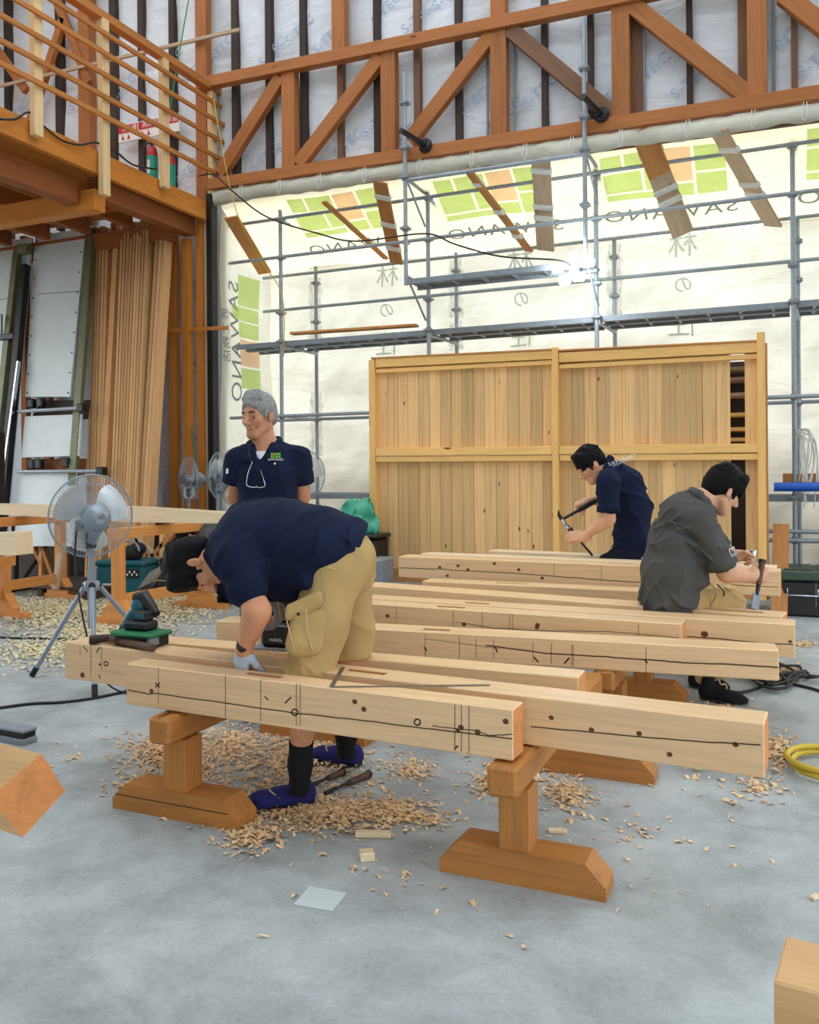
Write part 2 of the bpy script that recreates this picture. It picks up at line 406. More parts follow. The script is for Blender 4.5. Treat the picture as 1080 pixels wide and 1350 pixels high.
for u in (383.7,514.8,659.8,820.2,999):
    p=on_y(u,120,YT); timber('truss_post',(p.x,YT-.02,ZBC),(p.x,YT-.02,ZTC),.18,.12,M['truss'],wall,up=(0,-1,0))
for u in (448.6,658.7,268,-60):
    p=on_y(u,40,YT); timber('truss_post',(p.x,YT,ZTC if u>300 else 4.7),(p.x,YT,8.6),.17,.12,M['truss'],wall,up=(0,-1,0))
timber('top_chord',(-6.75,YT-.06,6.25),(3.2,YT-.06,6.06),.12,.135,M['truss'],wall)
timber('bottom_chord',(-6.62,YT-.06,4.96),(3.2,YT-.06,4.80),.12,.135,M['truss'],wall)
timber('tie_board',(-6.65,YT+.05,4.80),(3.2,YT+.05,4.60),.05,.07,M['trussdark'],wall)
for (a,b,m) in (((291,229.5),(371,103),'truss'),((394,218),(503,76),'truss'),((540,187),(649,47),'truss'),((672,39),(810,154),'trussdark'),((831,6),(987,128),'truss'),((1033,-6),(1190,118),'truss')):
    timber('brace',on_y(*a,YT-.03),on_y(*b,YT-.03),.10,.165,M[m],wall,up=(0,0,1))
# film print on the insulation
k=0
for x in np.arange(-10.2,1.2,.52):
    for z in (5.35,6.55):
        xx=x+.13*((k*7)%3); zz=z+.28*((k*5)%4)/3-.1; k+=1
        fn=lambda a,b,xx=xx,zz=zz:(xx+.82*a-.57*b,YT+.095,zz+.57*a+.82*b)
        text_on('film_print','S-TEC',.17,fn,M['filmblue'],wall)
# left part of the wall, above and below the mezzanine
for u,wp,m in ((11,11,'stud'),(79,12,'stud'),(150,11,'stud'),(187,9,'stud'),(228,9,'stud')): col('stud',u,4.75,8.6,wp,M[m])
col('truss_post',114,4.75,8.6,20,M['truss'],.02,.14)
for (a,b) in (((37,170),(84,25)),((-8,60),(35,120)),((75,0),(118,110))): timber('brace',on_y(*a,YT-.05),on_y(*b,YT-.05),.08,.11,M['truss'],wall)
timber('batten',on_y(-10,116,YT-.1),on_y(316,39,YT-.1),.03,.045,M['plankgrey'],wall)
for u,wp,m in ((226,12,'mezz'),(263,11,'mezz'),(271,5,'plankgrey'),(60,12,'joist'),(30,10,'joist')): col('stud',u,0.0,4.7,wp,M[m],-.02)
for u in (150,190): col('stud',u,0.0,4.7,10,M['joist'],.02)
p=on_y(281,450,YT-.02); timber('corner_post',(p.x,YT-.03,0),(p.x,YT-.03,4.85),.085,.12,M['blackpost'],wall,up=(0,-1,0))
timber('wall_rail',on_y(218,436,YT-.13),on_y(301,432,YT-.13),.02,.045,M['mezz'],wall)
timber('dado_board',(-7.9,YT-.07,.55),(-6.75,YT-.07,.55),.03,.55,M['joist'],wall)
for (x,z,s) in ((-7.02,1.75,.2),(-7.02,2.7,.2),(-7.05,3.6,.2)):
    text_on('film_print','S-TEC',s,lambda a,b,x=x,z=z:(x+.6*a-.8*b,YT+.1,z+.8*a+.6*b),M['filmblue'],wall)

# ================================================================ mezzanine
mz=thing('mezzanine','timber mezzanine gallery with slatted railing in the upper left corner','mezzanine',(XM,YT,4.2),kind='structure')
Z0=4.76
MB().cbox((XM-4,0.5,Z0-.03),(XM-.07,YT-.08,Z0)).build('deck',M['mezz'],mz)
timber('fascia_beam',(XM-.04,.5,Z0-.12),(XM-.04,YT-.09,Z0-.12),.07,.24,M['mezz'],mz)
timber('edge_beam',(XM-.32,.5,Z0-.42),(XM-.32,7.02,Z0-.42),.16,.24,M['joist'],mz)
timber('edge_beam',(XM-.25,7.22,Z0-.30),(XM-.25,YT-.09,Z0-.30),.16,.24,M['joist'],mz)
timber('girder',(XM-4,7.12,Z0-.50),(XM-.05,7.12,Z0-.50),.16,.22,M['mezz'],mz)
timber('girder',(XM-4,8.72,Z0-.40),(XM-.35,8.72,Z0-.40),.14,.22,M['joist'],mz)
for x in (-7.6,-8.3,-9.0,-9.7): timber('joist',(x,.5,Z0-.2),(x,8.6,Z0-.2),.1,.2,M['joist'],mz)
for y in (6.1,8.0): timber('joist',(XM-4,y,Z0-.17),(XM-.4,y,Z0-.17),.1,.22,M['joist'],mz)
timber('support_post',(XM-.3,YT-.1,0),(XM-.3,YT-.1,Z0-.45),.1,.1,M['mezz'],mz,up=(0,-1,0))
for (y,zb) in ((4.1,4.45),(5.2,4.55),(6.18,4.60),(7.08,4.29),(8.05,4.66),(8.97,4.82)):
    timber('newel_post',(XM+.05,y,zb),(XM+.05,y,6.16 if y<8.9 else 6.14),.105,.075,M['newel'],mz,up=(1,0,0))
timber('hand_rail',(XM+.03,1.0,6.17),(XM+.03,9.14,6.20),.11,.09,M['rail'],mz)
for z,y1 in ((5.955,9.08),(5.745,9.18),(5.52,9.12),(5.285,9.07),(5.075,9.0)):
    timber('rail',(XM+.115,1.0,z),(XM+.115,y1,z+.03),.03,.052,M['rail'],mz)
# ================================================================ tarpaulins
def tz(x): return 4.07-.018*(x+3)                        # height where roof and wall tarps meet
def wave(x,z,s=0): return .040*math.sin(2.1*x+.9*z+s)+.026*math.sin(5.3*x-2.7*z+1+s+.8*math.sin(2*x))+.016*math.sin(9.1*z+3*x+s+math.sin(1.7*x))+.009*math.sin(14*x-11*z+2*math.sin(3*z))
def wall_pt(x,z): return Vector((x,YD+wave(x,z)+.05*abs(math.sin((x+5.78)*math.pi/1.985))*min(1,max(0,(tz(x)-z))),z))
def roof_pt(x,t):                                        # t 0 at the truss, 1 at the rear pipes
    zt=4.72-.018*(x+3); sag=.05*math.sin(math.pi*t)
    return Vector((x,YT+.09+(YD-YT-.09)*t,zt+(tz(x)-zt)*t-sag+.012*math.sin(4*x+3*t)))
def side_pt(y,z): return Vector((-6.58+.02*math.sin(3*z+2*y)+.012*math.sin(8*y+z),y,z))
def sheet(name,fn,a0,a1,na,b0,b1,nb,mat,par=None,holes=()):
    vs=[];fs=[]
    for j in range(nb+1):
        for i in range(na+1): vs.append(fn(a0+(a1-a0)*i/na,b0+(b1-b0)*j/nb))
    for j in range(nb):
        for i in range(na):
            ca=a0+(a1-a0)*(i+.5)/na; cb=b0+(b1-b0)*(j+.5)/nb
            if any(h[0]<ca<h[1] and h[2]<cb<h[3] for h in holes): continue
            q=j*(na+1)+i; fs.append((q,q+1,q+na+2,q+na+1))
    me=MB().add(vs,fs,True); return me.build(name,mat,par)
tw=sheet('wall_tarpaulin',lambda x,t:wall_pt(x,.02+(tz(x)-.02)*t),-6.78,3.2,180,0,1,70,M['tarp'],holes=((.35,.95,.44,.52),(.5,1.2,.12,.24)))
tag(tw,'white translucent tarpaulin wall hanging behind the scaffold','tarpaulin')
tr_=sheet('roof_tarpaulin',roof_pt,-6.58,3.2,150,0,1,14,M['tarptop'])
tag(tr_,'cream sloping tarpaulin roof with green and orange squares above the scaffold','tarpaulin')
ts=sheet('side_tarpaulin',lambda y,t:side_pt(y,.02+(4.72+(tz(-6.5)-4.72)*(y-YT-.09)/(YD-YT-.09)-.02)*t),YT+.09,YD+.06,16,0,1,60,M['tarp'])
tag(ts,'narrow side tarpaulin with sideways lettering beside the black corner post','tarpaulin')
def off(fn,a,b,n): return fn(a,b)+Vector(n)
RN=(0,-.012,-.018); WN=(0,-.03,0); SN=(.012,0,0)
def rprint(xc):                                          # one logo: squares of green and orange with the name mirrored below
    S=1.0
    cells=[(0,0,.30,.30,'g'),(.33,0,.62,.42,'o'),(.65,0,1.0,.2,'g'),(.65,.23,.82,.5,'g'),(.85,.23,1.25,.5,'g'),(0,.33,.30,.62,'g'),(.33,.45,.62,.62,'g'),(.65,.53,1.25,.62,'g'),(1.03,0,1.25,.2,'g')]
    for x0,t0,x1,t1,c in cells:
        m=M['tarpgreen'] if c=='g' else M['tarporange']; X0=xc+.62-x1; X1=xc+.62-x0
        sheet('logo_square',lambda x,t:off(roof_pt,x,t,RN),X0,X1,4,.06+t0*.72,.06+t1*.72,3,m,tr_)
    text_on('lettering','SAWANO',.26,lambda a,b:off(roof_pt,xc+a*1.15,.70-b/1.25,RN),M['tarptext'],tr_,mirror=True,spacing=1.15)
for xc in (-5.0,-3.05,-1.15,.85): rprint(xc)
# sideways print on the side sheet
for (y0,z0,y1,z1,c) in ((9.50,3.55,9.95,3.95,'g'),(9.35,3.35,9.95,3.53,'g'),(9.5,2.75,9.95,3.1,'o'),(9.5,3.13,9.95,3.33,'g'),(9.5,2.45,9.95,2.72,'g')):
    sheet('logo_square',lambda y,z:off(side_pt,y,z,SN),y0,y1,4,z0,z1,4,M['tarpgreen'] if c=='g' else M['tarporange'],ts)
text_on('lettering','SAWANO',.34,lambda a,b:off(side_pt,9.40-b,3.05+a,SN),M['tarptext'],ts,mirror=True,spacing=1.1)
text_on('lettering','匠工務店',.17,lambda a,b:off(side_pt,9.18-b,3.1+a,SN),M['tarptext'],ts,mirror=True,spacing=1.1)
for xc in (-4.75,-2.95,-1.05):
    for i,(ch,s) in enumerate((('林',.34),('の',.22),('住',.34),('ま',.22),('い',.22))):
        zc=3.88-.45*i
        text_on('lettering',ch,s,lambda a,b,xc=xc,zc=zc:off(wall_pt,xc+a,zc+b,WN),M['tarpfaint'],tw,mirror=True)
# gathered valance under the bottom chord
vs=[];fs=[];n=160
for i in range(n+1):
    x=-6.55+9.6*i/n; zc=4.80-.0165*(x+6.6); sg=.02*abs(math.sin(x*2.2))
    for j,(dy,dz) in enumerate(((.0,.045),(-.035,.03),(-.05,-.005),(-.04,-.05-sg),(.0,-.085-sg),(.03,-.06-sg))):
        vs.append((x,YT-.055+dy+.008*math.sin(23*x+j),zc+.03+dz*1.25+.008*math.sin(17*x+2*j)))
for i in range(n):
    for j in range(5): a=i*6+j; fs.append((a,a+1,a+7,a+6))
tag(MB().add(vs,fs,True).build('valance_tarpaulin',tarp_mat('rolled_tarpaulin',(224,222,208),.3,.2)),'rolled white tarpaulin edge tied along the bottom beam of the truss','tarpaulin')
vt=bpy.data.objects['valance_tarpaulin']
for i,x in enumerate((-6.1,-5.55,-5.0,-4.4,-3.72,-3.1,-2.5,-2.0,-1.5,-.85,-.25,.2)):
    zc=4.83-.0165*(x+6.6); wire('tie_cord',[(x-.012,YT-.13,zc+.05),(x-.03,YT-.14,zc-.04),(x-.012,YT-.13,zc-.13),(x+.02,YT-.14,zc-.05),(x+.012,YT-.13,zc+.05)],.004,M['white'],vt,5,3)

# ================================================================ scaffold
sf=thing('scaffold','grey galvanised pipe scaffold with planked decks in front of the tarpaulin','scaffold',(-3,YB,0))
G=M['galv']; XS=(-5.81,-3.80,-1.845,.09); R_=.024
def collar(p,par,r=.038,h=.07):
    M_=Matrix.Translation(p); MB().lathe([(r*.7,-h/2),(r,-h/2+.01),(r,h/2-.01),(r*.7,h/2)],12,M_).build('coupler',M['steelgrey'],par)
    return MB().box((-.05,-.05,-.012),(.05,.05,.012),M_).build('coupler_wedge',M['steelgrey'],par)
def pole(x,y,z0,z1,cz,r=R_):
    o=pipe('pole',(x,y,z0),(x,y,z1),r,G,sf,14)
    for z in cz: collar((x,y,z),o)
    return o
lv=[on_y(1041,192.5,YB).z,on_y(1041,257,YB).z]
deckz=on_y(1043,398,YB).z; lowz=on_y(1030,524,YB).z; dk2=on_y(1040,655,YB).z; low2=on_y(1030,712,YB).z
for x in XS:
    pole(x,YB,0,lv[0]+.12,(lv[0],lv[1],on_y(1041,350,YB).z,deckz,lowz,dk2,low2))
    pole(x+.05,YC,0,tz(x)+(-.02),(tz(x)-.25,3.35,deckz,lowz,dk2))
def ledger(y,z,x0=-6.56,x1=3.0,r=R_*.9,slope=0): return pipe('ledger',(x0,y,z),(x1,y,z+slope),r,G,sf,10)
for z in lv: ledger(YB-.04,z)
ledger(YB-.04,lowz); ledger(YB-.04,low2); ledger(YB-.04,on_y(1030,700,YB).z)
for z in (on_y(1037,290,YC).z,on_y(1043,346,YC).z,lowz): ledger(YC-.05,z)
for x in XS:
    for z in (deckz-.06,dk2-.06,lv[0]-.02,lowz): pipe('transom',(x+.02,YB,z),(x+.06,YC,z),R_*.8,G,sf,8)
def deck(x0,x1,y0,y1,z,par=sf):
    b=MB(); b.cbox((x0,y0,z-.05),(x1,y0+.035,z+.012),.004); b.cbox((x0,y1-.035,z-.05),(x1,y1,z+.012),.004); b.box((x0,y0+.03,z-.012),(x1,y1-.03,z))
    nn=int((x1-x0)/.3)
    for i in range(nn): xx=x0+(i+.5)*(x1-x0)/nn; b.box((xx-.015,y0+.03,z-.04),(xx+.015,y1-.03,z-.013))
    return b.build('deck_plank',M['steelgrey'],par)
xe=(-6.56,)+XS+(2.1,)
for i in range(len(xe)-1):
    for (y0,y1) in ((YB+.03,YB+.30),(YB+.32,YB+.62)):
        deck(xe[i]+.03,xe[i+1]-.03,y0,y1,deckz)
        if i!=2: deck(xe[i]+.03,xe[i+1]-.03,y0,y1,dk2)
# bracket platform hung in front of the truss
zb0=3.47
for x,zt in ((-3.865,5.80),(-1.855,5.96)):
    o=pole(x,YA,zb0-.05,zt,(4.05,4.62,4.95,5.45),.023)
    for z in (4.62,3.52):
        pipe('bracket',(x,YA,z),(x+.03,YB,z-.03),.02,G,sf,8)
        pipe('bracket_strut',(x,YA+.05,z-.02),(x+.03,YB,z-.42),.012,G,sf,8)
pipe('ledger',(-3.86,YA,on_y(535,238,YA).z),(-1.86,YA,on_y(766,204,YA).z),.023,G,sf,10)
deck(-3.86,-1.8,YA-.02,YA+.34,3.47)
for u0,v0,u1,v1 in ((529,172,561,192),(769,127,793,151)):       # stub jacks against the truss
    a=on_y(u0,v0,YA-.35); b=on_y(u1,v1,YT-.13); o=pipe('jack_tube',a,b,.03,M['dsteel'],sf,12)
    d=(b-a).normalized(); M2,_=frame(b-d*.02,b+d*.03); MB().lathe([(0,0),(.075,0),(.08,.015),(.08,.035),(0,.035)],20,M2@Matrix.Rotation(math.pi/2,4,'Y')).build('jack_plate',M['dsteel'],o)
    MB().cbox((-.04,-.05,-.06),(.04,.05,.06),.01,Matrix.Translation(a+d*.45)).build('clamp',M['dsteel'],o)
# plastic wrap on the rear poles
wrapm=clear_mat('clear_plastic_wrap',(240,242,240),.16,.2)
for x,z0,z1 in ((-5.76,3.0,3.95),(-3.75,3.25,3.98),(-3.75,2.85,3.2),(-1.79,3.0,3.95),(-5.76,1.55,2.4)):
    vs=[];fs=[];nz=14;na=14
    for j in range(nz+1):
        for k in range(na):
            r=.07+.025*math.sin(3*k+j)+.02*math.sin(1.7*j+k*2.1); a=2*math.pi*k/na; vs.append((x+r*math.cos(a),YC-.02+r*.6*math.sin(a),z0+(z1-z0)*j/nz))
    for j in range(nz):
        for k in range(na): fs.append((j*na+k,j*na+(k+1)%na,(j+1)*na+(k+1)%na,(j+1)*na+k))
    MB().add(vs,fs,True).build('plastic_wrap',wrapm,sf)

# ---- boards propping up the tarpaulin roof
tie=clear_mat('white_plastic_tie',(240,240,236),.8,.4)
props=(((304.7,286),(349.5,360),.185,'plank','short brown board propping the tarpaulin beside the black corner post'),
 ((427,266),(509,341),.10,'plank','narrow orange board propping the tarpaulin, leaning furthest over'),
 ((501,240),(523,347),.185,'plank','brown board with plastic ties just left of the upright scaffold bracket'),
 ((616,223),(698,331),.15,'plank','slanting brown spliced board in the middle of the tarpaulin roof'),
 ((712.5,196),(719.5,330),.21,'plankgrey','wide nearly upright grey board propping the tarpaulin roof'),
 ((847,172),(901,309),.235,'plankgrey','wide spliced board with an orange upper end under the tarpaulin roof'),
 ((946,170),(1020,298),.235,'plankgrey','rightmost wide grey board propping the tarpaulin roof'))
for i,(a,b,wd,m,lab) in enumerate(props):
    p0=on_y(*a,YT-.06); p1=on_y(*b,YC-.22)
    o=timber('prop_board',p0,p1,wd,.03,M[m],None,up=(0,-.5,1)); tag(o,lab,'board',group='boards propping the tarpaulin roof')
    d=(p1-p0); 
    if i in (3,5): timber('splice_board',p0+d*0.0+Vector((0,-.03,.0)),p0+d*.42+Vector((0,-.03,.0)),wd*.98,.025,M['plank'],o,up=(0,-.5,1))
    if i>=2:
        for tt in ((.17,.5,.8) if i<4 else (.2,.55,.66)):
            q=p0+d*tt; ax=d.normalized(); MM,_=frame(q,q+d,(0,-.5,1)); MB().cbox((-.035,-wd/2-.012,-.03),(.035,wd/2+.012,.03),.012,MM).build('plastic_tie',tie,o)
# ---- work lamp on the bracket platform
lp=on_y(757,353,YA-.1)
lamp=thing('work_lamp','glaring white multi panel lamp hung on the scaffold bracket','lamp',lp)
EM=emit('lamp_glare',(235,248,255),60)
MB().lathe([(0,.07),(.03,.07),(.035,.02),(.05,0)],16,Matrix.Translation(lp)).build('socket',M['white'],lamp)
MB().ball(lp+Vector((0,0,-.03)),.05).build('bulb',EM,lamp)
for dx,dz,dy in ((-.16,.0,-.03),(.15,.03,-.03),(.06,-.11,-.06),(-.09,-.12,-.02),(0,.12,0)):
    MB().cbox((-.06,-.02,-.045),(.06,.02,.045),.015,Matrix.Translation(lp+Vector((dx,dy,dz)))).build('led_panel',EM,lamp)
    timber('panel_arm',lp,lp+Vector((dx,dy+.02,dz)),.02,.02,M['white'],lamp)
# ================================================================ boarded partition standing in front of the scaffold
YP=8.6; PX0,PXM,PX1=-4.23,-2.165,-.165
def ptop(x): return 2.60-.022*(x-PX0)
def pmid(x): return 1.52-.006*(x-PX0)
pt=thing('board_partition','tall cedar boarded partition in two bays with pale frame','partition',((PX0+PX1)/2,YP+.05,0))
PF=M['pframe']
timber('frame_post',(PX0+.03,YP+.03,.12),(PX0+.03,YP+.03,ptop(PX0)-.02),.07,.09,PF,pt,up=(0,-1,0))
timber('frame_post',(PXM+.035,YP+.02,.12),(PXM+.035,YP+.02,ptop(PXM)+.03),.065,.09,PF,pt,up=(0,-1,0))
timber('frame_post',(PX1-.03,YP+.02,.12),(PX1-.03,YP+.02,ptop(PX1)+.09),.07,.09,PF,pt,up=(0,-1,0))
timber('return_board',(PX1+.012,YP+.12,.12),(PX1+.012,YP+.12,ptop(PX1)),.02,.10,M['plank'],pt,up=(0,-1,0))
for a,b,dz in ((PX0+.07,PXM,0),(PXM+.07,PX1-.06,-.045)):
    timber('top_rail',(a,YP+.03,ptop(a)-.055+dz*.4),(b,YP+.03,ptop(b)-.035+dz*.2),.06,.10,PF,pt)
    timber('top_rail',(a,YP+.045,ptop(a)-.145+dz*.4),(b,YP+.045,ptop(b)-.115+dz*.3),.06,.045,PF,pt)
    timber('top_cap',(a-.05,YP+.1,ptop(a)-.0),(b+.05,YP+.1,ptop(b)+.01),.22,.02,M['plank'],pt)
    timber('middle_rail',(a,YP+.025,pmid(a)+.035),(b,YP+.025,pmid(b)+.035),.07,.085,PF,pt)
    timber('middle_rail',(a,YP+.035,pmid(a)-.045),(b,YP+.035,pmid(b)-.045),.07,.06,PF,pt)
    timber('bottom_rail',(a,YP+.03,.20),(b,YP+.03,.20),.07,.14,M['plank'],pt)
def planks(x0,x1,n,skip=()):
    wdt=(x1-x0)/n
    for i in range(n):
        if i in skip: continue
        xc=x0+(i+.5)*wdt; dy=random.uniform(-.004,.004)
        for z0,z1 in ((pmid(xc)-.005,ptop(xc)-.03),(.15,pmid(xc)-.009)):
            timber('board',(xc,YP+.075+dy,z0),(xc,YP+.075+dy,z1),wdt-.003,.022,M['panel'],pt,up=(0,-1,0),c=.003)
planks(PX0+.06,PXM+.01,16); planks(PXM+.06,PX1-.05,15,(13,))
for z in (1.62,1.72,1.86,2.05,2.2,2.3): timber('rack_shelf',(-.66,YP+.35,z),(-.30,YP+.35,z),.3,.035,M['pframe' if z<2 else 'plankgrey'],pt)
MB().box((-.85,YP+.52,.1),(-.25,YP+.55,2.4)).build('backing_board',M['stud'],pt)

# ================================================================ timbers on trestles
def end_mats(mesh_mb): pass
class Beam: pass
def beam(x0,y0,x1,y1,wd,z0,z1,label,mat='spruce',pockets=(),group=None,name='squared_timber'):
    """front-face bottom line from (x0,y0) to (x1,y1); wd into depth; pockets (u0,u1,v0,v1) in metres along and across the top"""
    Mx,L=frame((x0,y0,z0),(x1,y1,z0)); h=z1-z0; b=MB(); vs,fs=cham_box((0,0,0),(L,wd,h),.004)
    b.m=1; b.add(vs,fs[0:2]); b.m=0
    b.add(vs,[f for k,f in enumerate(fs) if k>1 and k!=5])
    xs=sorted({.004,L-.004}|{p for q in pockets for p in q[:2]}); ys=sorted({.004,wd-.004}|{p for q in pockets for p in q[2:4]})
    for i in range(len(xs)-1):
        for j in range(len(ys)-1):
            a0,a1,c0,c1=xs[i],xs[i+1],ys[j],ys[j+1]; cx,cy=(a0+a1)/2,(c0+c1)/2
            if any(q[0]<cx<q[1] and q[2]<cy<q[3] for q in pockets):
                zb=h-.06; b.m=2
                b.add([(a0,c0,zb),(a1,c0,zb),(a1,c1,zb),(a0,c1,zb)],[(0,1,2,3)])
                b.m=0
            else: b.add([(a0,c0,h),(a1,c0,h),(a1,c1,h),(a0,c1,h)],[(0,1,2,3)])
    b.m=2
    for (a0,a1,c0,c1) in pockets:
        zb=h-.06; P=[(a0,c0),(a1,c0),(a1,c1),(a0,c1)]
        for k in range(4):
            p,q=P[k],P[(k+1)%4]; b.add([(*q,zb),(*p,zb),(*p,h),(*q,h)],[(0,1,2,3)])
    o=b.build(name,[M[mat],M['endgrain'],M['pocket']],None,Mx); tag(o,label,'timber',group)
    B=Beam(); B.o=o; B.M=Mx; B.I=Mx.inverted(); B.L=L; B.w=wd; B.h=h; return B
def onface(B,u,v,top=False):
    o=B.I@C0; r=B.I.to_3x3()@ray(u,v)
    t=((B.h-o.z)/r.z) if top else (-o.y/r.y); return o+r*t
def strip(B,pts,wd,mat,name,top=False,eps=.0012):
    P=[onface(B,*p,top=top) for p in pts]; vs=[];fs=[]
    for i,p in enumerate(P):
        d=(P[min(i+1,len(P)-1)]-P[max(i-1,0)]).normalized()
        n=Vector((-d.y,d.x,0)) if top else Vector((-d.z,0,d.x))
        e=Vector((0,0,eps)) if top else Vector((0,-eps,0))
        vs += [p+n*wd/2+e, p-n*wd/2+e]
    for i in range(len(P)-1): fs.append((2*i,2*i+1,2*i+3,2*i+2))
    me=MB().add(vs,fs).mesh(name); o=link(name,me,M[mat]); o.matrix_basis=B.M; adopt2(o,B.o); return o
def adopt2(o,par):                                     # o.matrix_basis holds its world matrix
    o.parent=par; o.matrix_parent_inverse=par.matrix_basis.inverted()
def crack(B,pts,wd=.004):
    out=[]
    for i in range(len(pts)-1):
        for k in range(5):
            t=k/5; out.append((pts[i][0]+(pts[i+1][0]-pts[i][0])*t, pts[i][1]+(pts[i+1][1]-pts[i][1])*t+random.uniform(-.5,.5)))
    out.append(pts[-1]); return strip(B,out,wd,'crack','crack')
def scribe(B,u,v0,v1,wd=.0022): return strip(B,[(u,v0),(u,v1)],wd,'ink','scribed_line')
def ring(B,u,v,r):
    return strip(B,[(u+r*math.cos(a),v+r*math.sin(a)) for a in np.linspace(0,2*math.pi,19)],.005,'ink','ink_circle')
def tick(B,a,b,wd=.005): return strip(B,[a,b],wd,'ink','ink_mark')
def knot(B,u,v,r=.009):
    p=onface(B,u,v); MB().add([(p.x+r*1.15*math.cos(a),-.0012,p.z+r*math.sin(a)) for a in np.linspace(0,2*math.pi,13)[:-1]],[tuple(range(12))]).build('knot',M['knot'],None,B.M)
    o=bpy.context.scene.collection.objects[-1]; adopt2(o,B.o)
M['knot']=plain('knot_wood',(104,58,30),.7,var=.35,nscale=60)
GB='squared timbers laid across the trestles'
B1=beam(-2.43,2.705,-.80,2.640,.105,.420,.585,'front short timber nearest the viewer, with ink circles and a framing square on it',pockets=((.55,.71,.04,.075),),group=GB)
B2=beam(-3.00,2.945,-.062,2.775,.145,.420,.585,'long timber behind the front one, carrying the green tool case and hammer',pockets=((.15,.30,.06,.095),(1.45,1.62,.055,.09)),group=GB)
B3=beam(-2.95,3.255,-.735,3.295,.135,.413,.547,'short timber ending beside the bending man, third from the front',group=GB)
B4=beam(-2.82,3.83,-.03,4.10,.165,.413,.547,'long cracked timber with slanting ink ticks, passing under the seated man',pockets=((1.15,1.29,.05,.09),),group=GB)
B5=beam(-2.35,4.435,-.47,4.40,.145,.420,.585,'timber with the stepped orange end just in front of the seated man',pockets=((.55,.72,.05,.09),),group=GB)
B6=beam(-2.6,4.62,.04,4.575,.16,.420,.585,'timber reaching furthest right beyond the stepped end, below the seated man',pockets=((.9,1.05,.05,.09),),group=GB)
B7=beam(-2.6,5.135,-.02,4.79,.19,.420,.585,'timber the man in grey sits astride',pockets=((1.95,2.5,.07,.11),),group=GB)
B8=beam(-2.30,5.47,-.55,5.50,.17,.420,.585,'thin timber strip just behind the seated man, with its left end in view',pockets=((.5,.72,.07,.10),),group=GB)
B9=beam(-2.684,5.925,-.032,5.84,.175,.543,.700,'raised knotty timber in front of the hammering man',mat='spruce',group=GB)
B10=beam(-2.60,6.16,-.055,6.06,.15,.543,.702,'raised timber lying directly behind the knotty one',mat='spruce2',group=GB)
B11=beam(-2.18,6.55,-.25,6.33,.15,.543,.704,'rearmost raised timber close to the boarded partition',mat='spruce2',group=GB)
# cracks, ink and pencil marks of the front timbers
crack(B1,[(168.5,909.5),(195,915),(205,914),(299,927),(390,940),(480,950),(560,960),(620,967),(676,974)])
crack(B1,[(570,957),(630,963),(645,970),(676,968)],.003)
for u,a,b in ((209,880,928),(297.5,890,946),(344,896,952),(391,901,957),(396,902,957),(600,929,990),(608.5,929,991),(618.5,930,993)): scribe(B1,u,a,b)
ring(B1,389,939,4.2); ring(B1,550.5,952,4)
tick(B1,(205,900),(211,906)); tick(B1,(211,900),(205,906)); tick(B1,(349,918),(354,923)); tick(B1,(384,919),(376,927)); tick(B1,(602,961),(606,965),.008); tick(B1,(600,987),(604,983))
for q in ((468,925),(480,935),(667,951),(630,965),(200,911),(608,959)): knot(B1,*q)
strip(B1,[(300,873.5),(480,894),(600,907)],.003,'crack','seam_line',top=True)
crack(B2,[(700,958),(800,967),(900,976),(965,980),(1003,982)])
for q in ((727,946),(843,967),(970,981.5),(883,994.5),(780,962)): knot(B2,*q,r=.008)
for u,a,b in ((106,852,866),(120,850,893),(134,853,882)): scribe(B2,u,a,b)
tick(B2,(110,852),(116,859)); tick(B2,(132,853),(127,860)); tick(B2,(130,889),(133,895)); ring(B2,140,875,2.8); knot(B2,132,876,.006); knot(B2,109,890,.012)
crack(B4,[(640,851),(720,861),(800,866),(860,870),(900,874),(960,876),(1026,880)],.006)
crack(B4,[(560,842),(620,850),(660,855)],.002)
for u,a,b in ((561,836,868),(606,839,868),(628,841,868),(651,842,868),(703,846,873),(727,848,875),(754,850,878),(756,850,878),(852,853,890)): scribe(B4,u,a,b)
for a,b in (((653,853),(656,860)),((704,866),(710,873)),((751,867),(744,875)),((559,853),(563,858)),((850,870),(854,874))): tick(B4,a,b,.007)
crack(B5,[(600,820),(650,828),(720,832),(800,832),(895,841)],.003)
for u,a,b in ((523,799,820),(598,804,830),(636,806,833),(672,809,834),(676,809,834),(842,823,842)): scribe(B5,u,a,b)
for q in ((511,812),(612,823),(708,827),(709,824)): knot(B5,*q,r=.011)
crack(B6,[(906,839),(960,843),(1010,848),(1046,850)],.005); knot(B6,929,836,.016); knot(B6,1042,846,.008)
crack(B9,[(526,749),(580,750),(640,754),(700,757),(760,762),(850,768)],.005); crack(B9,[(960,771),(1027,774)],.004)
for q in ((580,748),(604,746),(617,751),(684,751),(590,759),(715,762),(652,743),(1000,777)): knot(B9,*q,r=.011)
for u,a,b in ((731,742,760),(793,745,764),(996,752,768)): scribe(B9,u,a,b)
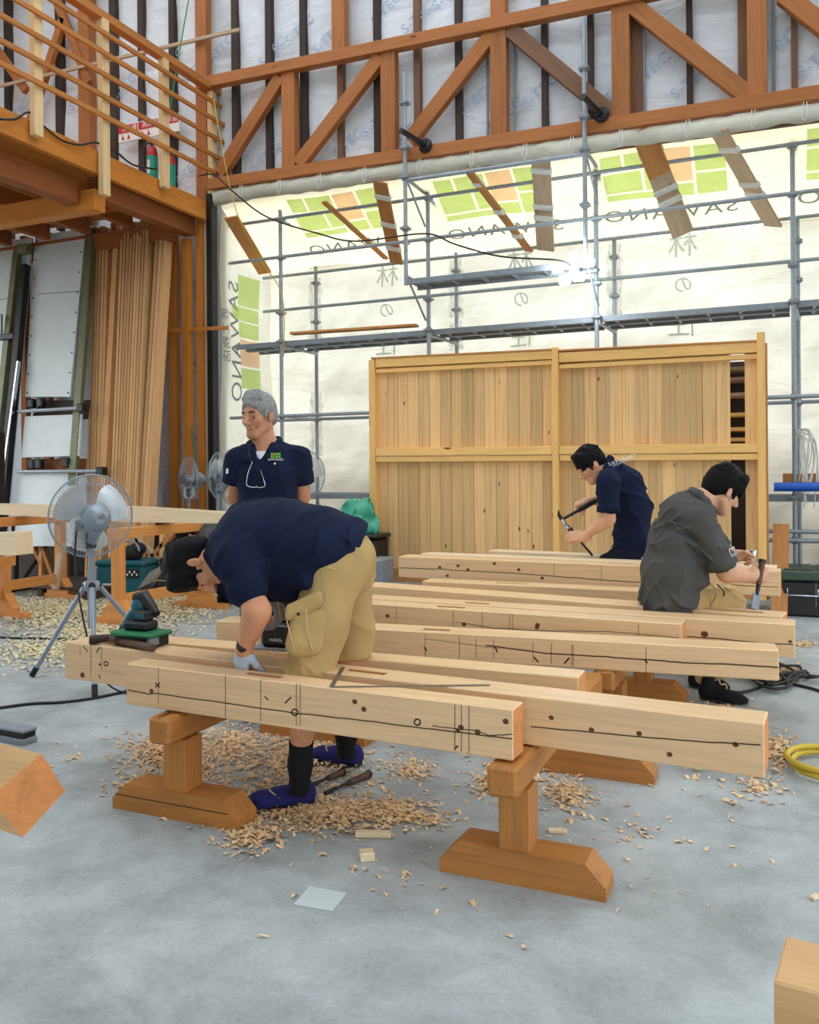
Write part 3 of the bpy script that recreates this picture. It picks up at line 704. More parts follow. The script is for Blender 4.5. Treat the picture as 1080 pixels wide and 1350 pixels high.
# ---- trestles: crossbar on two posts with splayed feet
def foot_mesh(L,wd,h,e=.065,lo=.042):
    return MB().prism([(0,0),(L,0),(L,lo),(L-e,h),(e,h),(0,lo)],0,wd)
def trestle(xc,ya,yb,ztop,foot_l,label,y0=None,y1=None,bw=.105,fx=0,mat='trestle'):
    t=thing('timber_trestle',label,'trestle',(xc,(ya+yb)/2,0),group='timber trestles'); mm=M[mat]
    y0=ya-.1 if y0 is None else y0; y1=yb+.15 if y1 is None else y1
    Mx,L=frame((xc,y0,ztop-bw),(xc,y1,ztop-bw))
    MB().cbox((0,-bw/2,0),(L,bw/2,bw),.014).build('crossbar',mm,t,Mx)
    for y in (ya,yb):
        foot_mesh(foot_l,.13,.108).build('foot',mm,t,Matrix.Translation((xc-foot_l/2+fx,y,0)))
        timber('post',(xc+.01,y+.065,.10),(xc+.01,y+.065,ztop-bw+.002),.105,.11,mm,t,up=(0,-1,0))
    return t
trestle(-.828,2.69,3.76,.412,.557,'near right trestle holding the front timbers, foot in full view',y0=2.605,y1=3.98,fx=.03)
trestle(-2.20,2.69,3.75,.412,.60,'near left trestle behind the bent foot of the shavings pile',y0=2.62,y1=3.98,fx=.01)
trestle(-.78,4.18,5.12,.412,.50,'trestle under the middle timbers beside the seated man\'s boot',y0=4.02,y1=5.68,bw=.1)
trestle(-2.05,4.25,5.2,.412,.50,'hidden left trestle under the middle timbers behind the bending man',y0=4.0,y1=5.68,bw=.1)
trestle(-.45,5.95,6.4,.541,.44,'rear right trestle under the raised timbers',y0=5.84,y1=6.6,bw=.1)
trestle(-2.0,5.95,6.45,.541,.44,'rear left trestle under the raised timbers',y0=5.84,y1=6.7,bw=.1)
lt=bpy.data.objects['timber_trestle.001']
MB().box((-2.475,2.6885,.058),(-1.93,2.6905,.062)).build('crack',M['crack'],lt)
# ---- timber ends poking into the foreground
# ================================================================ leaning panels and lumber by the left wall
def lean_pt(u,v,y0=7.5,k=.26): r=ray(u,v); t=(y0+k*CAM_H)/(r.y-k*r.z); return C0+r*t
def lean_n(k): return Vector((0,-1,k)).normalized()
def slab(name,px,mat,parent,th=.03,y0=7.5,k=.26,lift=0):
    n=lean_n(k); P=[lean_pt(u,v,y0,k)+n*lift for u,v in px]; m=len(P); o=P[0].copy()
    vs=[p-o for p in P]+[p-o-n*th for p in P]
    fs=[tuple(range(m-1,-1,-1)),tuple(range(m,2*m))]+[(i,(i+1)%m,m+(i+1)%m,m+i) for i in range(m)]
    ob=MB().add(vs,fs).build(name,mat,parent,Matrix.Translation(o))
    bm=bmesh.new(); bm.from_mesh(ob.data); bmesh.ops.recalc_face_normals(bm,faces=bm.faces); bm.to_mesh(ob.data); bm.free(); return ob
def lbar(name,a,b,wd,th,mat,parent,y0=7.5,k=.26,lift=0):
    n=lean_n(k); return timber(name,lean_pt(*a,y0,k)+n*lift,lean_pt(*b,y0,k)+n*lift,wd,th,mat,parent,up=n)
dm=thing('panel_door','tall white panelled industrial door with olive frame leaning on the left wall','door',lean_pt(40,690))
WB=M['whiteboard']
p1=slab('white_panel',[(46,312),(113,300),(92,523),(33,523)],WB,dm)
slab('white_panel',[(-40,326),(42,313),(8,700),(-40,700)],WB,dm)
slab('white_panel',[(33,549),(107,546),(103,601),(28,603)],WB,dm); slab('white_panel',[(26,624),(100,622),(96,720),(18,720)],WB,dm)
lbar('panel_seam',(50,388),(105,384),.012,.006,M['steelgrey'],p1,lift=.004); lbar('panel_seam',(-5,396),(14,393),.012,.006,M['steelgrey'],p1,lift=.004)
for i in range(9):
    for (a,b) in (((49,318),(36,518)),((110,306),(90,518))):
        t=i/8; q=lean_pt(a[0]+(b[0]-a[0])*t,a[1]+(b[1]-a[1])*t)+lean_n(.26)*.003; MB().ball(q,.011,8,5).build('screw',M['dsteel'],p1)
lbar('frame_stile',(119,302),(94,640),.11,.06,M['olive'],dm,lift=-.02)
lbar('frame_stile',(27,332),(-6,640),.10,.07,M['olive'],dm,lift=.05); lbar('guide_rail',(39,353),(6,720),.10,.09,M['blackpost'],dm,lift=.07)
lbar('guide_edge',(33,480),(2,720),.03,.05,M['chrome'],dm,lift=.1)
MB().cbox((-.08,-.06,-.06),(.10,.06,.06),.012,Matrix.Translation(lean_pt(40,331)+Vector((0,-.1,0)))).build('top_bracket',M['olive'],dm)
for a,b in (((28,543),(114,538)),((28,622),(140,621))): o=pipe('cross_bar',lean_pt(*a)+Vector((0,-.05,0)),lean_pt(*b)+Vector((0,-.05,0)),.022,M['galv'],dm); MB().cbox((-.05,-.05,-.05),(.05,.05,.05),.01,Matrix.Translation(lean_pt(*b)+Vector((-.02,-.05,0)))).build('bar_clamp',M['dsteel'],o)
for u,v in ((42,532),(54,531),(43,612),(52,612),(88,610)): MB().cbox((-.05,-.04,-.06),(.05,.04,.06),.015,Matrix.Translation(lean_pt(u,v))).build('bracket',M['dsteel'],dm)
slab('back_rail',[(44,524),(110,523),(106,548),(30,550)],M['stud'],dm,th=.02,lift=-.12)
slab('back_rail',[(30,602),(104,601),(102,624),(28,625)],M['joist'],dm,th=.02,lift=-.12)
q=lean_pt(10,428)+Vector((0,-.12,0)); MB().tube([q+Vector((0,0,-.22)),q+Vector((0,0,.12))],.035,12).build('gas_strut',M['chrome'],dm); MB().cbox((-.12,-.03,-.05),(.22,.03,.03),.01,Matrix.Translation(lean_pt(12,445)+Vector((0,-.1,0)))).build('strut_bracket',M['dsteel'],dm)
tag(timber('black_post',on_y(-4,570,7.2),on_y(-4,760,7.2)-Vector((0,0,.35)),.12,.12,M['blackpost'],None,up=(0,-1,0)),'short black post at the left edge before the panelled door','post')
# standing boards
bundles=((127,302,118,5,4.2,'thin board in the leftmost cedar bundle beside white panels',0),
 (153,312,133,1,9,'single narrow board standing between two cedar bundles',.02),
 (164,294,149,9,4.1,'thin board in the wide central cedar bundle',-.06),
 (210,301,186,3,5.0,'thin board in the rightmost cedar bundle by the studs',-.02))
for ut,vt,ub,n,wpx,lab,dy in bundles:
    for i in range(n):
        du=i*wpx; y0=7.75+dy+random.uniform(-.012,.012); vtt=vt+random.uniform(-1,2); kk=.235
        a=lean_pt(ut+du+wpx/2,vtt,y0,kk); b=lean_pt(ub+du*.93+wpx/2,690,y0,kk); d=(b-a); b=a+d*(a.z-.005)/(a.z-b.z)
        o=timber('standing_board',b,a,wpx/101.0-.004,.14,M['lumber'],None,up=lean_n(kk)); tag(o,(lab if n==1 else (('first','second','third','fourth','fifth','sixth','seventh','eighth','last')[i if i<n-1 else 8]+' '+lab.replace('board in','board from the left in'))),'board',group='standing cedar boards')
# ================================================================ table beam on sawhorses
YTB=6.35
st=((-30,664,677),(10,665,679),(53,665.5,681.5),(100,666,685),(160,668,688),(230,672,689.5),(305,677,690.5),(330,679,691.5))
b=MB(); vs=[];fs=[]
o0=on_y(st[0][0],st[0][1],YTB)
for u,v0,v1 in st:
    t=on_y(u,v0,YTB)-o0; q=on_y(u,v1,YTB)-o0
    vs += [t,q,q+Vector((0,.2,0)),t+Vector((0,.2,0))]
n=len(st)
for i in range(n-1):
    for k in range(4): a=4*i+k; c=4*i+(k+1)%4; fs.append((c,a,a+4,c+4))
fs += [(0,1,2,3)[::-1],tuple(4*(n-1)+k for k in (0,1,2,3))]
tb=b.add(vs,fs).build('curved_timber',M['spruce2'],None,Matrix.Translation(o0))
bm=bmesh.new(); bm.from_mesh(tb.data); bmesh.ops.recalc_face_normals(bm,faces=bm.faces); bm.to_mesh(tb.data); bm.free()
tag(tb,'long bowed pale timber resting on sawhorses behind the tripod fan','timber')
zb=on_y(160,689,YTB).z
def sawhorse(x,y0,y1,zt,lab,dx=0.0):
    t=thing('sawhorse',lab,'sawhorse',(x,(y0+y1)/2,0),group='orange sawhorses'); H_=M['horse']
    timber('top_bar',(x,y0-.1,zt-.045),(x+dx,y1+.1,zt-.045),.09,.09,H_,t); timber('stretcher',(x,y0,.22),(x+dx,y1,.22),.035,.10,H_,t)
    for y,xx in ((y0,x),(y1,x+dx)):
        timber('post',(xx,y,.05),(xx,y,zt-.08),.09,.09,H_,t,up=(0,-1,0))
        MB().prism([(-.15,.05),(.15,.05),(.15,.09),(.06,.22),(-.06,.22),(-.15,.09)],-.05,.05,Matrix.Translation((xx,y,0))).build('gusset',H_,t)
        MB().cbox((-.30,-.045,0),(.30,.045,.055),.004,Matrix.Translation((xx,y,0))).build('foot',H_,t)
    return t
zh=on_y(200,690,YTB).z-.02
sawhorse(-5.42,5.95,7.0,zh,'orange sawhorse beside the teal box, under the bowed timber',.1)
p=on_y(14,700,6.35); sawhorse(p.x,6.0,7.0,on_y(12,679,YTB).z-.02,'orange sawhorse at the left edge under the bowed timber')
tag(timber('squared_timber',on_y(-60,719,5.55),on_y(20,717,5.55),.2,.205,M['spruce2'],None,anchor=(1,0)),'square timber end at the left edge below the bowed timber','timber')
p=on_y(-10,737,5.6); sawhorse(p.x-.2,5.5,5.9,p.z-.015,'partly hidden sawhorse under the square timber end at the left edge')
# crossed braces and pallets under the bowed timber
rk=thing('brace_rack','rack of crossed dark braces standing behind the sawhorses','rack',(-7.4,8.1,0))
for a,b,m in (((27,690),(58,745),'plank'),((45,684),(22,730),'horse'),((46,690),(75,770),'plank'),((72,700),(25,770),'stud'),((20,690),(20,775),'stud'),((56,712),(56,762),'horse'),((175,705),(228,755),'plankgrey'),((232,700),(180,758),'plank'),((215,700),(215,760),'panel'),((183,700),(183,765),'panel'),((75,700),(75,775),'stud'),((92,700),(92,770),'stud')):
    timber('brace',on_y(*a,7.75),on_y(*b,7.75),.05,.075,M[m],rk,up=(0,-1,0))
timber('back_board',on_y(20,735,8.2),on_y(250,730,8.2),.03,.9,M['stud'],rk)
tag(timber('prop_stick',on_y(82,718,7.0),on_y(73,777,6.9),.07,.05,M['plankgrey'],None,up=(0,-1,0)),'pale stick leaning onto the pallet behind the tripod fan','stick')
for i,(u,v,wd) in enumerate(((52,776,1.5),(90,768,1.3))):
    c=on_z(u,v,.1); t=thing('pallet',('low dark pallet of boards behind the tripod fan','second dark pallet behind the first, near the rack of braces')[i],'pallet',(c.x,c.y+.4,0))
    for k in range(4): timber('slat',(c.x-wd/2,c.y+.05+.2*k,.115),(c.x+wd/2,c.y+.05+.2*k,.115),.12,.025,M['stud'],t)
    for k in (-.45,0,.45): timber('bearer',(c.x+k*wd,c.y,.05),(c.x+k*wd,c.y+.75,.05),.08,.1,M['stud'],t)
# teal box and things around it
a=on_z(128,786); c=on_z(190,787)
tl=thing('tool_chest','teal plastic tool chest under the sawhorse','chest',(a.x,a.y,0)); L=(c-a).length; Mx,_=frame((a.x,a.y,0),(c.x,c.y,0))
hh=.33; MB().cbox((-.02,0,0),(L,.4,hh),.025).build('body',M['teal'],tl,Mx); MB().cbox((-.03,-.012,hh),(L+.012,.41,hh+.06),.02).build('lid',M['teal'],tl,Mx)
MB().cbox((L*.12,-.01,.04),(L*.32,.0,.14),.002).build('paper_label',M['white'],tl,Mx); MB().cbox((L*.62,-.012,.2),(L*.9,0,.30),.003).build('sticker',M['black'],tl,Mx)
for i in range(5): MB().ball(Mx@Vector((L*(.66+.05*i),-.014,.24+.03*(i%2))),(.012,.004,.015),8,5).build('sticker_print',M['white'],tl)
q=Mx@Vector((L*.62,.15,hh+.06)); hb=thing('tool_bag','black lumpy bag on top of the teal chest','bag',q)
for d,r in (((0,0,.07),(.13,.11,.09)),((.06,.02,.12),(.1,.09,.07)),((-.07,0,.06),(.09,.09,.06))): MB().ball(q+Vector(d),r).build('pouch',M['rubber'],hb)
MB().tube([q+Vector((.14*math.cos(t),-.05,.1+.11*math.sin(t))) for t in np.linspace(0,math.pi,9)],.012,6).build('strap',M['steelgrey'],hb)
q=on_z(190,787); wb=thing('knee_pad','grey and black work pad lying beside the cardboard box','pad',q)
MB().tube([q+Vector((-.05,0,.03)),q+Vector((.0,.05,.1)),q+Vector((.07,.1,.2)),q+Vector((.16,.16,.29))],[.05,.085,.09,.06],10).build('shell',plain('grey_fabric',(130,126,118),.8,0,.2,40),wb)
MB().tube([q+Vector((-.03,-.02,.05)),q+Vector((.05,-.01,.09)),q+Vector((.1,.05,.12))],.05,8).build('toe',M['black'],wb)
MB().ball(q+Vector((.2,.12,.13)),(.12,.1,.14)).build('strap_bundle',M['rubber'],wb)
q=on_z(216,787); cb=thing('cardboard_box','open cardboard box with printed symbols by the sawhorse post','box',q); CBM=plain('cardboard',(186,142,96),.85,0,.06,12)
MB().cbox((0,0,0),(.34,.28,.22),.003,Matrix.Translation(q)).build('body',CBM,cb); MB().box((-.02,-.01,.22),(.33,.0,.225),Matrix.Translation(q)@Matrix.Rotation(.5,4,'X')).build('flap',CBM,cb); MB().box((0,.28,.22),(.34,.285,.36),Matrix.Translation(q)).build('flap',CBM,cb)
for s,x,z in (('NEXT',.10,.18),('↻',.12,.07)): text_on('print',s,.06 if s=='NEXT' else .1,lambda a,b,x=x,z=z:(q.x+x+a,q.y-.002,q.z+z+b),M['ink'],cb)

# ================================================================ fans
def fan_master(zc,tilt,rz,base,legs,label,grp=None,low=True):
    """fan blowing to local +y, motor to -y"""
    t=thing('pedestal_fan',label,'fan',base,group=grp); LG=M['fanmetal']; hub=Vector((0,0,.62 if legs else .05))
    Mh=Matrix.Translation(Vector(base)+Vector((0,0,zc)))@Matrix.Rotation(rz,4,'Z')@Matrix.Rotation(tilt,4,'X')
    R=.268
    def dome(s,name):
        b=MB(); n=80 if low else 44
        for k in range(n):
            a=2*math.pi*k/n; pts=[]
            for j in range(6):
                r=.055+(R-.055)*j/5; y=s*(.085-.085*(max(0,(r-.09)/(R-.09)))**2.2); pts.append(Mh@Vector((r*math.cos(a),y,r*math.sin(a))))
            b.tube(pts,.0013 if low else .0016,4,False)
        for r in (.10,.155,.21):
            y=s*(.085-.085*(max(0,(r-.09)/(R-.09)))**2.2); b.tube([Mh@Vector((r*math.cos(a),y,r*math.sin(a))) for a in np.linspace(0,2*math.pi,41)[:-1]],.0016,4,False,True)
        return b.build(name,M['fanwire'],t)
    g=dome(1,'front_guard'); dome(-1,'rear_guard')
    MB().tube([Mh@Vector((R*math.cos(a),0,R*math.sin(a))) for a in np.linspace(0,2*math.pi,49)[:-1]],.006,8,False,True).build('guard_rim',LG,t)
    bl=MB(); 
    for k in range(3):
        a0=2*math.pi*k/3+.5; vs=[];fs=[]
        for i in range(9):
            r=.045+.19*i/8; half=.30+.85*math.sin(math.pi*min(1,.15+.62*i/8))
            for j in range(7):
                a=a0+half*(j/6-.5)*1.25; vs.append(Mh@Vector((r*math.cos(a),.03*(j/6-.5)*1.6,r*math.sin(a))))
        for i in range(8):
            for j in range(6): q=i*7+j; fs.append((q,q+1,q+8,q+7))
        blade=MB().add(vs,fs,True).build('blade',M['fanblade'],t)
    Mr=Mh@Matrix.Rotation(math.pi/2,4,'X')
    MB().lathe([(0,.0),(.062,0),(.066,-.04),(.0,-.05)],20,Mr).build('hub_cap',LG,t)
    MB().lathe([(.0,.05),(.070,.05),(.085,.07),(.088,.12),(.080,.15),(.055,.165),(.05,.17)],24,Mr).build('motor_housing',LG,t)
    MB().lathe([(.052,.165),(.052,.19),(.046,.20),(.012,.203),(.011,.198),(0,.198)],24,Mr).build('motor_cap',LG,t)
    pz=Vector(base); top=pz+Vector((0,0,zc-.02)); nb=Mh@Vector((0,-.12,-.06))
    MB().tube([nb,Vector((top.x,top.y,zc-.17))],[.045,.03],12).build('neck',LG,t)
    MB().cbox((-.022,-.03,-.05),(.022,.03,.05),.006,Matrix.Translation((top.x,top.y,zc-.16))).build('tilt_clamp',M['black'],t)
    MB().tube([pz+Vector((0,0,.4 if legs else 0)),Vector((top.x,top.y,zc-.15))],.019,14).build('pole',LG,t)
    if legs:
        MB().tube([pz+Vector((0,0,.34)),pz+Vector((0,0,.72))],.026,14).build('sleeve',LG,t)
        MB().lathe([(.03,.58),(.05,.585),(.05,.64),(.03,.65)],16,Matrix.Translation(pz)).build('collar',LG,t)
        for L_ in legs:
            f=Vector((L_[0],L_[1],.012)); d=(Vector((L_[0],L_[1],0))-Vector((pz.x,pz.y,0))).normalized(); k=pz+Vector((0,0,.62))+d*.045
            lg=MB().tube([k,f+(k-f)*.09],.0155,12).build('leg',LG,t); MB().tube([f,f+(k-f)*.095],.019,10).build('rubber_foot',M['rubber'],lg); MB().ball(k,.024,10,7).build('leg_knob',M['dsteel'],lg)
    else:
        MB().lathe([(0,0),(.21,0),(.21,.02),(.06,.045),(.03,.06),(.0,.06)],28,Matrix.Translation(pz)).build('base',LG,t)
    return t
M['fanmetal']=plain('fan_grey_enamel',(150,160,172),.38,.3,.05,10)
M['fanwire']=plain('fan_guard_wire',(176,186,194),.3,.7,.05,10)
M['fanblade']=plain('fan_aluminium_blade',(222,228,232),.28,.55,.04,10)
fb=(-4.14,4.30,0)
fan_master(1.07,math.radians(4),math.radians(61),fb,[(-4.577,4.212),(-3.792,3.956),(-3.95,4.80)],'large grey tripod fan standing in front of the bowed timber')
for u,v,y,rzz,lab in ((249,632,8.45,math.radians(150),'clear caged fan nearest the orange studs, left of the old man'),(287,627,8.4,math.radians(105),'caged fan seen edge-on just left of the old man'),(312,640,8.6,math.radians(170),'caged fan half hidden behind the old man\'s right elbow'),(404,626,8.3,math.radians(250),'caged fan peeking out behind the old man\'s left sleeve')):
    c=on_y(u,v,y); fan_master(c.z,0,rzz,(c.x,c.y,0),None,lab,'fans behind the old man',False)
# fan lead
tag(wire('fan_cord',[(-4.12,4.15,.98),(-4.10,4.12,.75),(-3.98,4.06,.45),(-3.86,4.05,.15),(-3.7,4.1,.01),(-3.4,4.25,.008),(-3.0,4.4,.008),(-2.7,4.3,.008)],.006,M['lead']),'black power cord hanging from the tripod fan','cord')
tag(wire('floor_cable',[on_z(-20,936,.008),on_z(40,928,.008),on_z(80,926,.008),on_z(120,921,.008),on_z(168,911,.008),on_z(230,895,.008),on_z(300,890,.008)],.009,M['lead']),'black cable on the floor passing the front fan leg','cable')
tag(wire('floor_cable',[on_z(-20,838,.008),on_z(10,841,.008),on_z(50,842,.008),on_z(95,843,.008),on_z(140,846,.008)],.009,M['lead']),'black cable across the sawdust left of the fan','cable')
# ================================================================ tools on the timbers
zt=.585
c0=on_z(205,862,zt+.0); c1=on_z(259,868,zt)
case_o=Vector((-2.72,2.955,zt)); Mc=Matrix.Translation(case_o)@Matrix.Rotation(-.03,4,'Z')
cs=thing('tool_case','green tool case lying flat on the second timber','case',case_o)
MB().cbox((0,0,0),(.20,.13,.045),.006,Mc).build('tray',M['black'],cs); MB().cbox((-.02,-.01,.045),(.215,.14,.066),.008,Mc).build('lid',M['green'],cs); MB().cbox((.19,-.004,.012),(.205,.06,.05),.003,Mc).build('latch',M['steelgrey'],cs)
cg=thing('battery_charger','black battery charger with a battery on the green case','charger',case_o+Vector((.08,.07,.066)))
Mg=Matrix.Translation(case_o+Vector((.02,.03,.066)))@Matrix.Rotation(.05,4,'Z')
MB().cbox((0,0,0),(.13,.09,.04),.01,Mg).build('body',M['black'],cg); MB().cbox((.045,.01,.04),(.115,.08,.085),.008,Mg).build('battery',M['black'],cg); MB().cbox((.06,.008,.055),(.11,.0105,.075),.001,Mg).build('label_plate',M['teal'],cg)
dr=thing('cordless_grinder','teal cordless tool lying behind the charger','tool',case_o+Vector((-.02,.12,.02)))
q=case_o+Vector((-.01,.125,.0))
MB().tube([q+Vector((-.055,0,.03)),q+Vector((-.03,0,.075)),q+Vector((.01,0,.12)),q+Vector((.05,0,.15))],[.016,.024,.03,.035],14).build('grip',M['teal'],dr)
MB().tube([q+Vector((-.075,0,.0)),q+Vector((-.04,0,.06))],[.02,.024],12).build('boot',M['black'],dr)
MB().ball(q+Vector((.05,0,.165)),(.045,.04,.045)).build('motor_head',M['teal'],dr); MB().tube([q+Vector((.03,0,.19)),q+Vector((.07,0,.205)),q+Vector((.12,0,.15)),q+Vector((.15,-.01,.13))],[.03,.032,.025,.018],12).build('gear_cover',M['black'],dr)
hm=thing('claw_hammer','old dark hammer with wooden handle lying on the second timber','hammer',(-2.85,2.93,zt))
ha=Vector((-2.775,2.985,zt+.022)); hb_=Vector((-2.47,2.915,zt+.018))
MB().tube([ha,ha+(hb_-ha)*.5,hb_],[.012,.015,.017],10).build('handle',plain('worn_handle',(96,66,46),.6,0,.3,30),hm); MB().tube([ha+Vector((-.065,-.05,.0)),ha+Vector((-.05,-.04,0)),ha+Vector((-.01,0,.004)),ha+Vector((.05,.05,.0))],[.02,.021,.017,.009],12).build('head',plain('rusty_steel',(64,52,46),.55,.6,.3,40),hm)
# framing square on the front timber
a=on_z(437,905.5,.587); b_=on_z(452,880,.587); e=on_z(646,903,.587)
sq=thing('framing_square','steel framing square lying across the two front timbers','square',a)
SQ=plain('worn_steel',(120,116,112),.4,.7,.15,40)
timber('short_arm',a,b_+(b_-a)*.02,.016,.0025,SQ,sq,c=.0005); timber('long_arm',a,e,.014,.0025,SQ,sq,c=.0005)
# chisels on the floor
def chisel(p0,p1,lab,mat='joist',name='floor_chisel'):
    p0=Vector(p0);p1=Vector(p1);d=p1-p0; t=thing(name,lab,'chisel',p0); f=lambda k:p0+d*k
    MB().tube([f(.0),f(.03),f(.12),f(.45)],[.009,.017,.015,.011],12).build('handle',M['chiselh'],t); MB().tube([f(.0),f(.035)],.0185,12).build('hoop',M['dsteel'],t)
    MB().tube([f(.44),f(.52)],[.0125,.009],12).build('ferrule',M['dsteel'],t); MB().tube([f(.5),f(.72),f(.78),f(1.0)],[.007,.0055,.009,.009],8).build('blade',M['dsteel'],t); return t
M['chiselh']=plain('chisel_handle',(92,58,42),.5,0,.25,30)
chisel(on_z(487,1020,.02),on_z(428,1046,.012),'dark handled chisel on the floor, nearer of the two by the blue shoe'); chisel(on_z(453,1017,.02),on_z(408,1036,.012),'brown handled chisel on the floor touching the blue shoe')
# offcuts
for (u,v,l,wd,h,rz,lab) in ((492,1103,.13,.03,.02,.35,'long pale offcut sliver on the shavings'),(484,1133,.05,.045,.03,.6,'small square offcut on the concrete below the shavings'),(735,1098,.07,.025,.015,.3,'tiny offcut on bare concrete beside the near right trestle'),(1075,1185,.04,.02,.012,1,'tiny offcut near the right edge of the floor')):
    q=on_z(u,v,0); tag(MB().cbox((-l/2,-wd/2,0),(l/2,wd/2,h),.003).build('offcut',M['spruce2'],None,Matrix.Translation(q)@Matrix.Rotation(rz,4,'Z')),lab,'offcut')
q=[on_z(*p,.003) for p in ((387,1192),(408,1168),(457,1177),(438,1201))]
tag(MB().add([v-q[0] for v in q]+[v-q[0]-Vector((0,0,.0025)) for v in q],[(3,2,1,0)[::-1],(4,5,6,7)[::-1],(0,1,5,4)[::-1],(1,2,6,5)[::-1],(2,3,7,6)[::-1],(3,0,4,7)[::-1]]).build('paper_sheet',plain('clear_film',(196,208,210),.35,0,.03,6),None,Matrix.Translation(q[0])),'pale square of film stuck to the bare floor','sheet')
# right side: chest, pipe, boards
a=on_z(1031,812); ch=thing('storage_trunk','black storage trunk with a green slatted lid at the right edge','trunk',(a.x+.3,a.y,0)); hT=on_y(1040,752,a.y).z
MB().cbox((a.x,a.y,.0),(a.x+.85,a.y+.55,hT-.09),.02).build('body',M['black'],ch); lid=MB().cbox((a.x-.03,a.y-.02,hT-.09),(a.x+.87,a.y+.57,hT),.015).build('lid',M['dgreen'],ch)
for i in range(6): MB().cbox((a.x+.02+.14*i,a.y+.05,hT),(a.x+.12+.14*i,a.y+.5,hT+.012),.004).build('lid_slat',M['dgreen'],lid)
MB().tube([(a.x+.05,a.y-.012,hT-.16),(a.x+.05,a.y-.03,hT-.22),(a.x+.30,a.y-.03,hT-.22),(a.x+.30,a.y-.012,hT-.16)],.007,8).build('handle',M['chrome'],ch)
MB().cbox((a.x+.28,a.y-.016,.1),(a.x+.285,a.y,hT-.1),.001).build('strap',M['steelgrey'],ch)
tag(pipe('blue_pipe',(-.1,YB-.09,dk2+.10),(3,YB-.09,dk2+.10),.045,M['bluepipe'],None,14),'bright blue plastic pipe lying along the low scaffold deck','pipe')
tag(timber('scrap_lumber',(-.02,YB+.1,dk2+.17),(2.2,YB+.1,dk2+.17),.2,.12,M['plank'],None),'stack of brown scrap boards on the low scaffold deck behind the blue pipe','board')
a=on_y(1030,691,8.75); b_=on_y(1027,748,8.45); tag(timber('leaning_board',b_-Vector((0,0,.45)),a,.14,.03,M['plank'],None,up=(0,-1,0)),'short orange board leaning upright between partition and trunk','board')
tag(timber('loose_board',on_y(385,440,YB+.1),on_y(550,429,YB+.1),.12,.03,M['plank'],None),'long thin board lying on the scaffold deck above the old man','board')
# rope of clear plastic strips at the right pole
t=thing('plastic_strips','bunch of frayed clear plastic strips tied to the right scaffold pole','plastic',(.12,YB-.05,1.4))
for i in range(14):
    x=.13+random.uniform(0,.16); z=1.62+random.uniform(-.05,.1); wire('strip',[(.1,YB-.06,1.7),(x,YB-.08-random.random()*.05,z),(x+random.uniform(-.03,.06),YB-.08,z-.2),(x+random.uniform(-.05,.05),YB-.07,z-.3-random.random()*.4)],.006,tie,t,4,4)
# cables and hose at right
def coil(name,pts,r,mat,lab,cat): return tag(wire(name,pts,r,mat),lab,cat)
cp=[]
for i in range(46):
    f=i/45; c=on_z(985+75*f+8*math.sin(i*2.1),895+9*math.sin(i*1.3),.012); cp.append(c+Vector((.10*math.cos(i*1.15),.16*math.sin(i*1.15),.012+.01*(i%3))))
coil('cable_coil',cp,.009,M['lead'],'tangled black cable on the floor right of the seated man\'s boot','cable')
coil('floor_cable',[on_z(925,892,.01),on_z(950,896,.01),on_z(965,912,.01),on_z(990,910,.01),on_z(1020,900,.01),on_z(1060,905,.01),on_z(1110,920,.01)],.009,M['lead'],'black cable looping from under the cracked timber','cable')
q=on_z(1092,1012,.015); coil('yellow_hose',[q+Vector((.14*math.cos(t_)*(1+.02*t_),.20*math.sin(t_),.004*t_)) for t_ in np.linspace(0,11,40)],.014,M['hose'],'coil of yellow air hose at the right edge of the floor','hose')
# foreground timber ends
tgt=[(55,994),(86,1043),(30,1104),(-14,1052)]; P=[at_d(u,v,2.0+dd) for (u,v),dd in zip(tgt,(.06,0,-.02,.04))]
ax=Vector((-1,.10,.02)).normalized(); o0=P[0].copy(); b=MB(); b.m=1; b.add([p-o0 for p in P],[(3,2,1,0)]); b.m=0
b.add([p-o0 for p in P]+[p-o0+ax*1.6 for p in P],[(i,(i+1)%4,4+(i+1)%4,4+i) for i in range(4)]+[(4,5,6,7)])
fo=b.build('squared_timber',[M['tanwood'],M['endgrain']],None,Matrix.Translation(o0)); bm=bmesh.new(); bm.from_mesh(fo.data); bmesh.ops.recalc_face_normals(bm,faces=bm.faces); bm.to_mesh(fo.data); bm.free()
tag(fo,'orange timber end poking in at the left edge in the foreground','timber')

c=P[2]+ax*1.3; trestle(c.x,c.y-.25,c.y+.22,c.z+.028,.4,'trestle beyond the left edge carrying the foreground timber end')
a=at_d(1020,1293,1.42); o=tag(MB().cbox((0,0,-.20),(.9,.16,0),.004).build('squared_timber',M['tanwood'],None,Matrix.Translation(a)@Matrix.Rotation(-.12,4,'Z')),'blurred timber corner in the bottom right corner','timber')
trestle(a.x+.55,a.y-.2,a.y+.2,a.z-.2,.4,'trestle outside the bottom right corner')
q=on_z(30,984); o=thing('steel_channel','grey steel channel on the floor at the left edge behind the timber end','channel',q); Mq=Matrix.Translation(q)@Matrix.Rotation(-.05,4,'Z')
MB().cbox((-.7,0,0),(0,.09,.03),.004,Mq).build('lower_flange',M['steelgrey'],o); MB().cbox((-.7,.01,.03),(-.012,.09,.06),.004,Mq).build('web',M['dsteel'],o); MB().cbox((-.7,0,.06),(0,.09,.075),.004,Mq).build('upper_flange',M['steelgrey'],o)
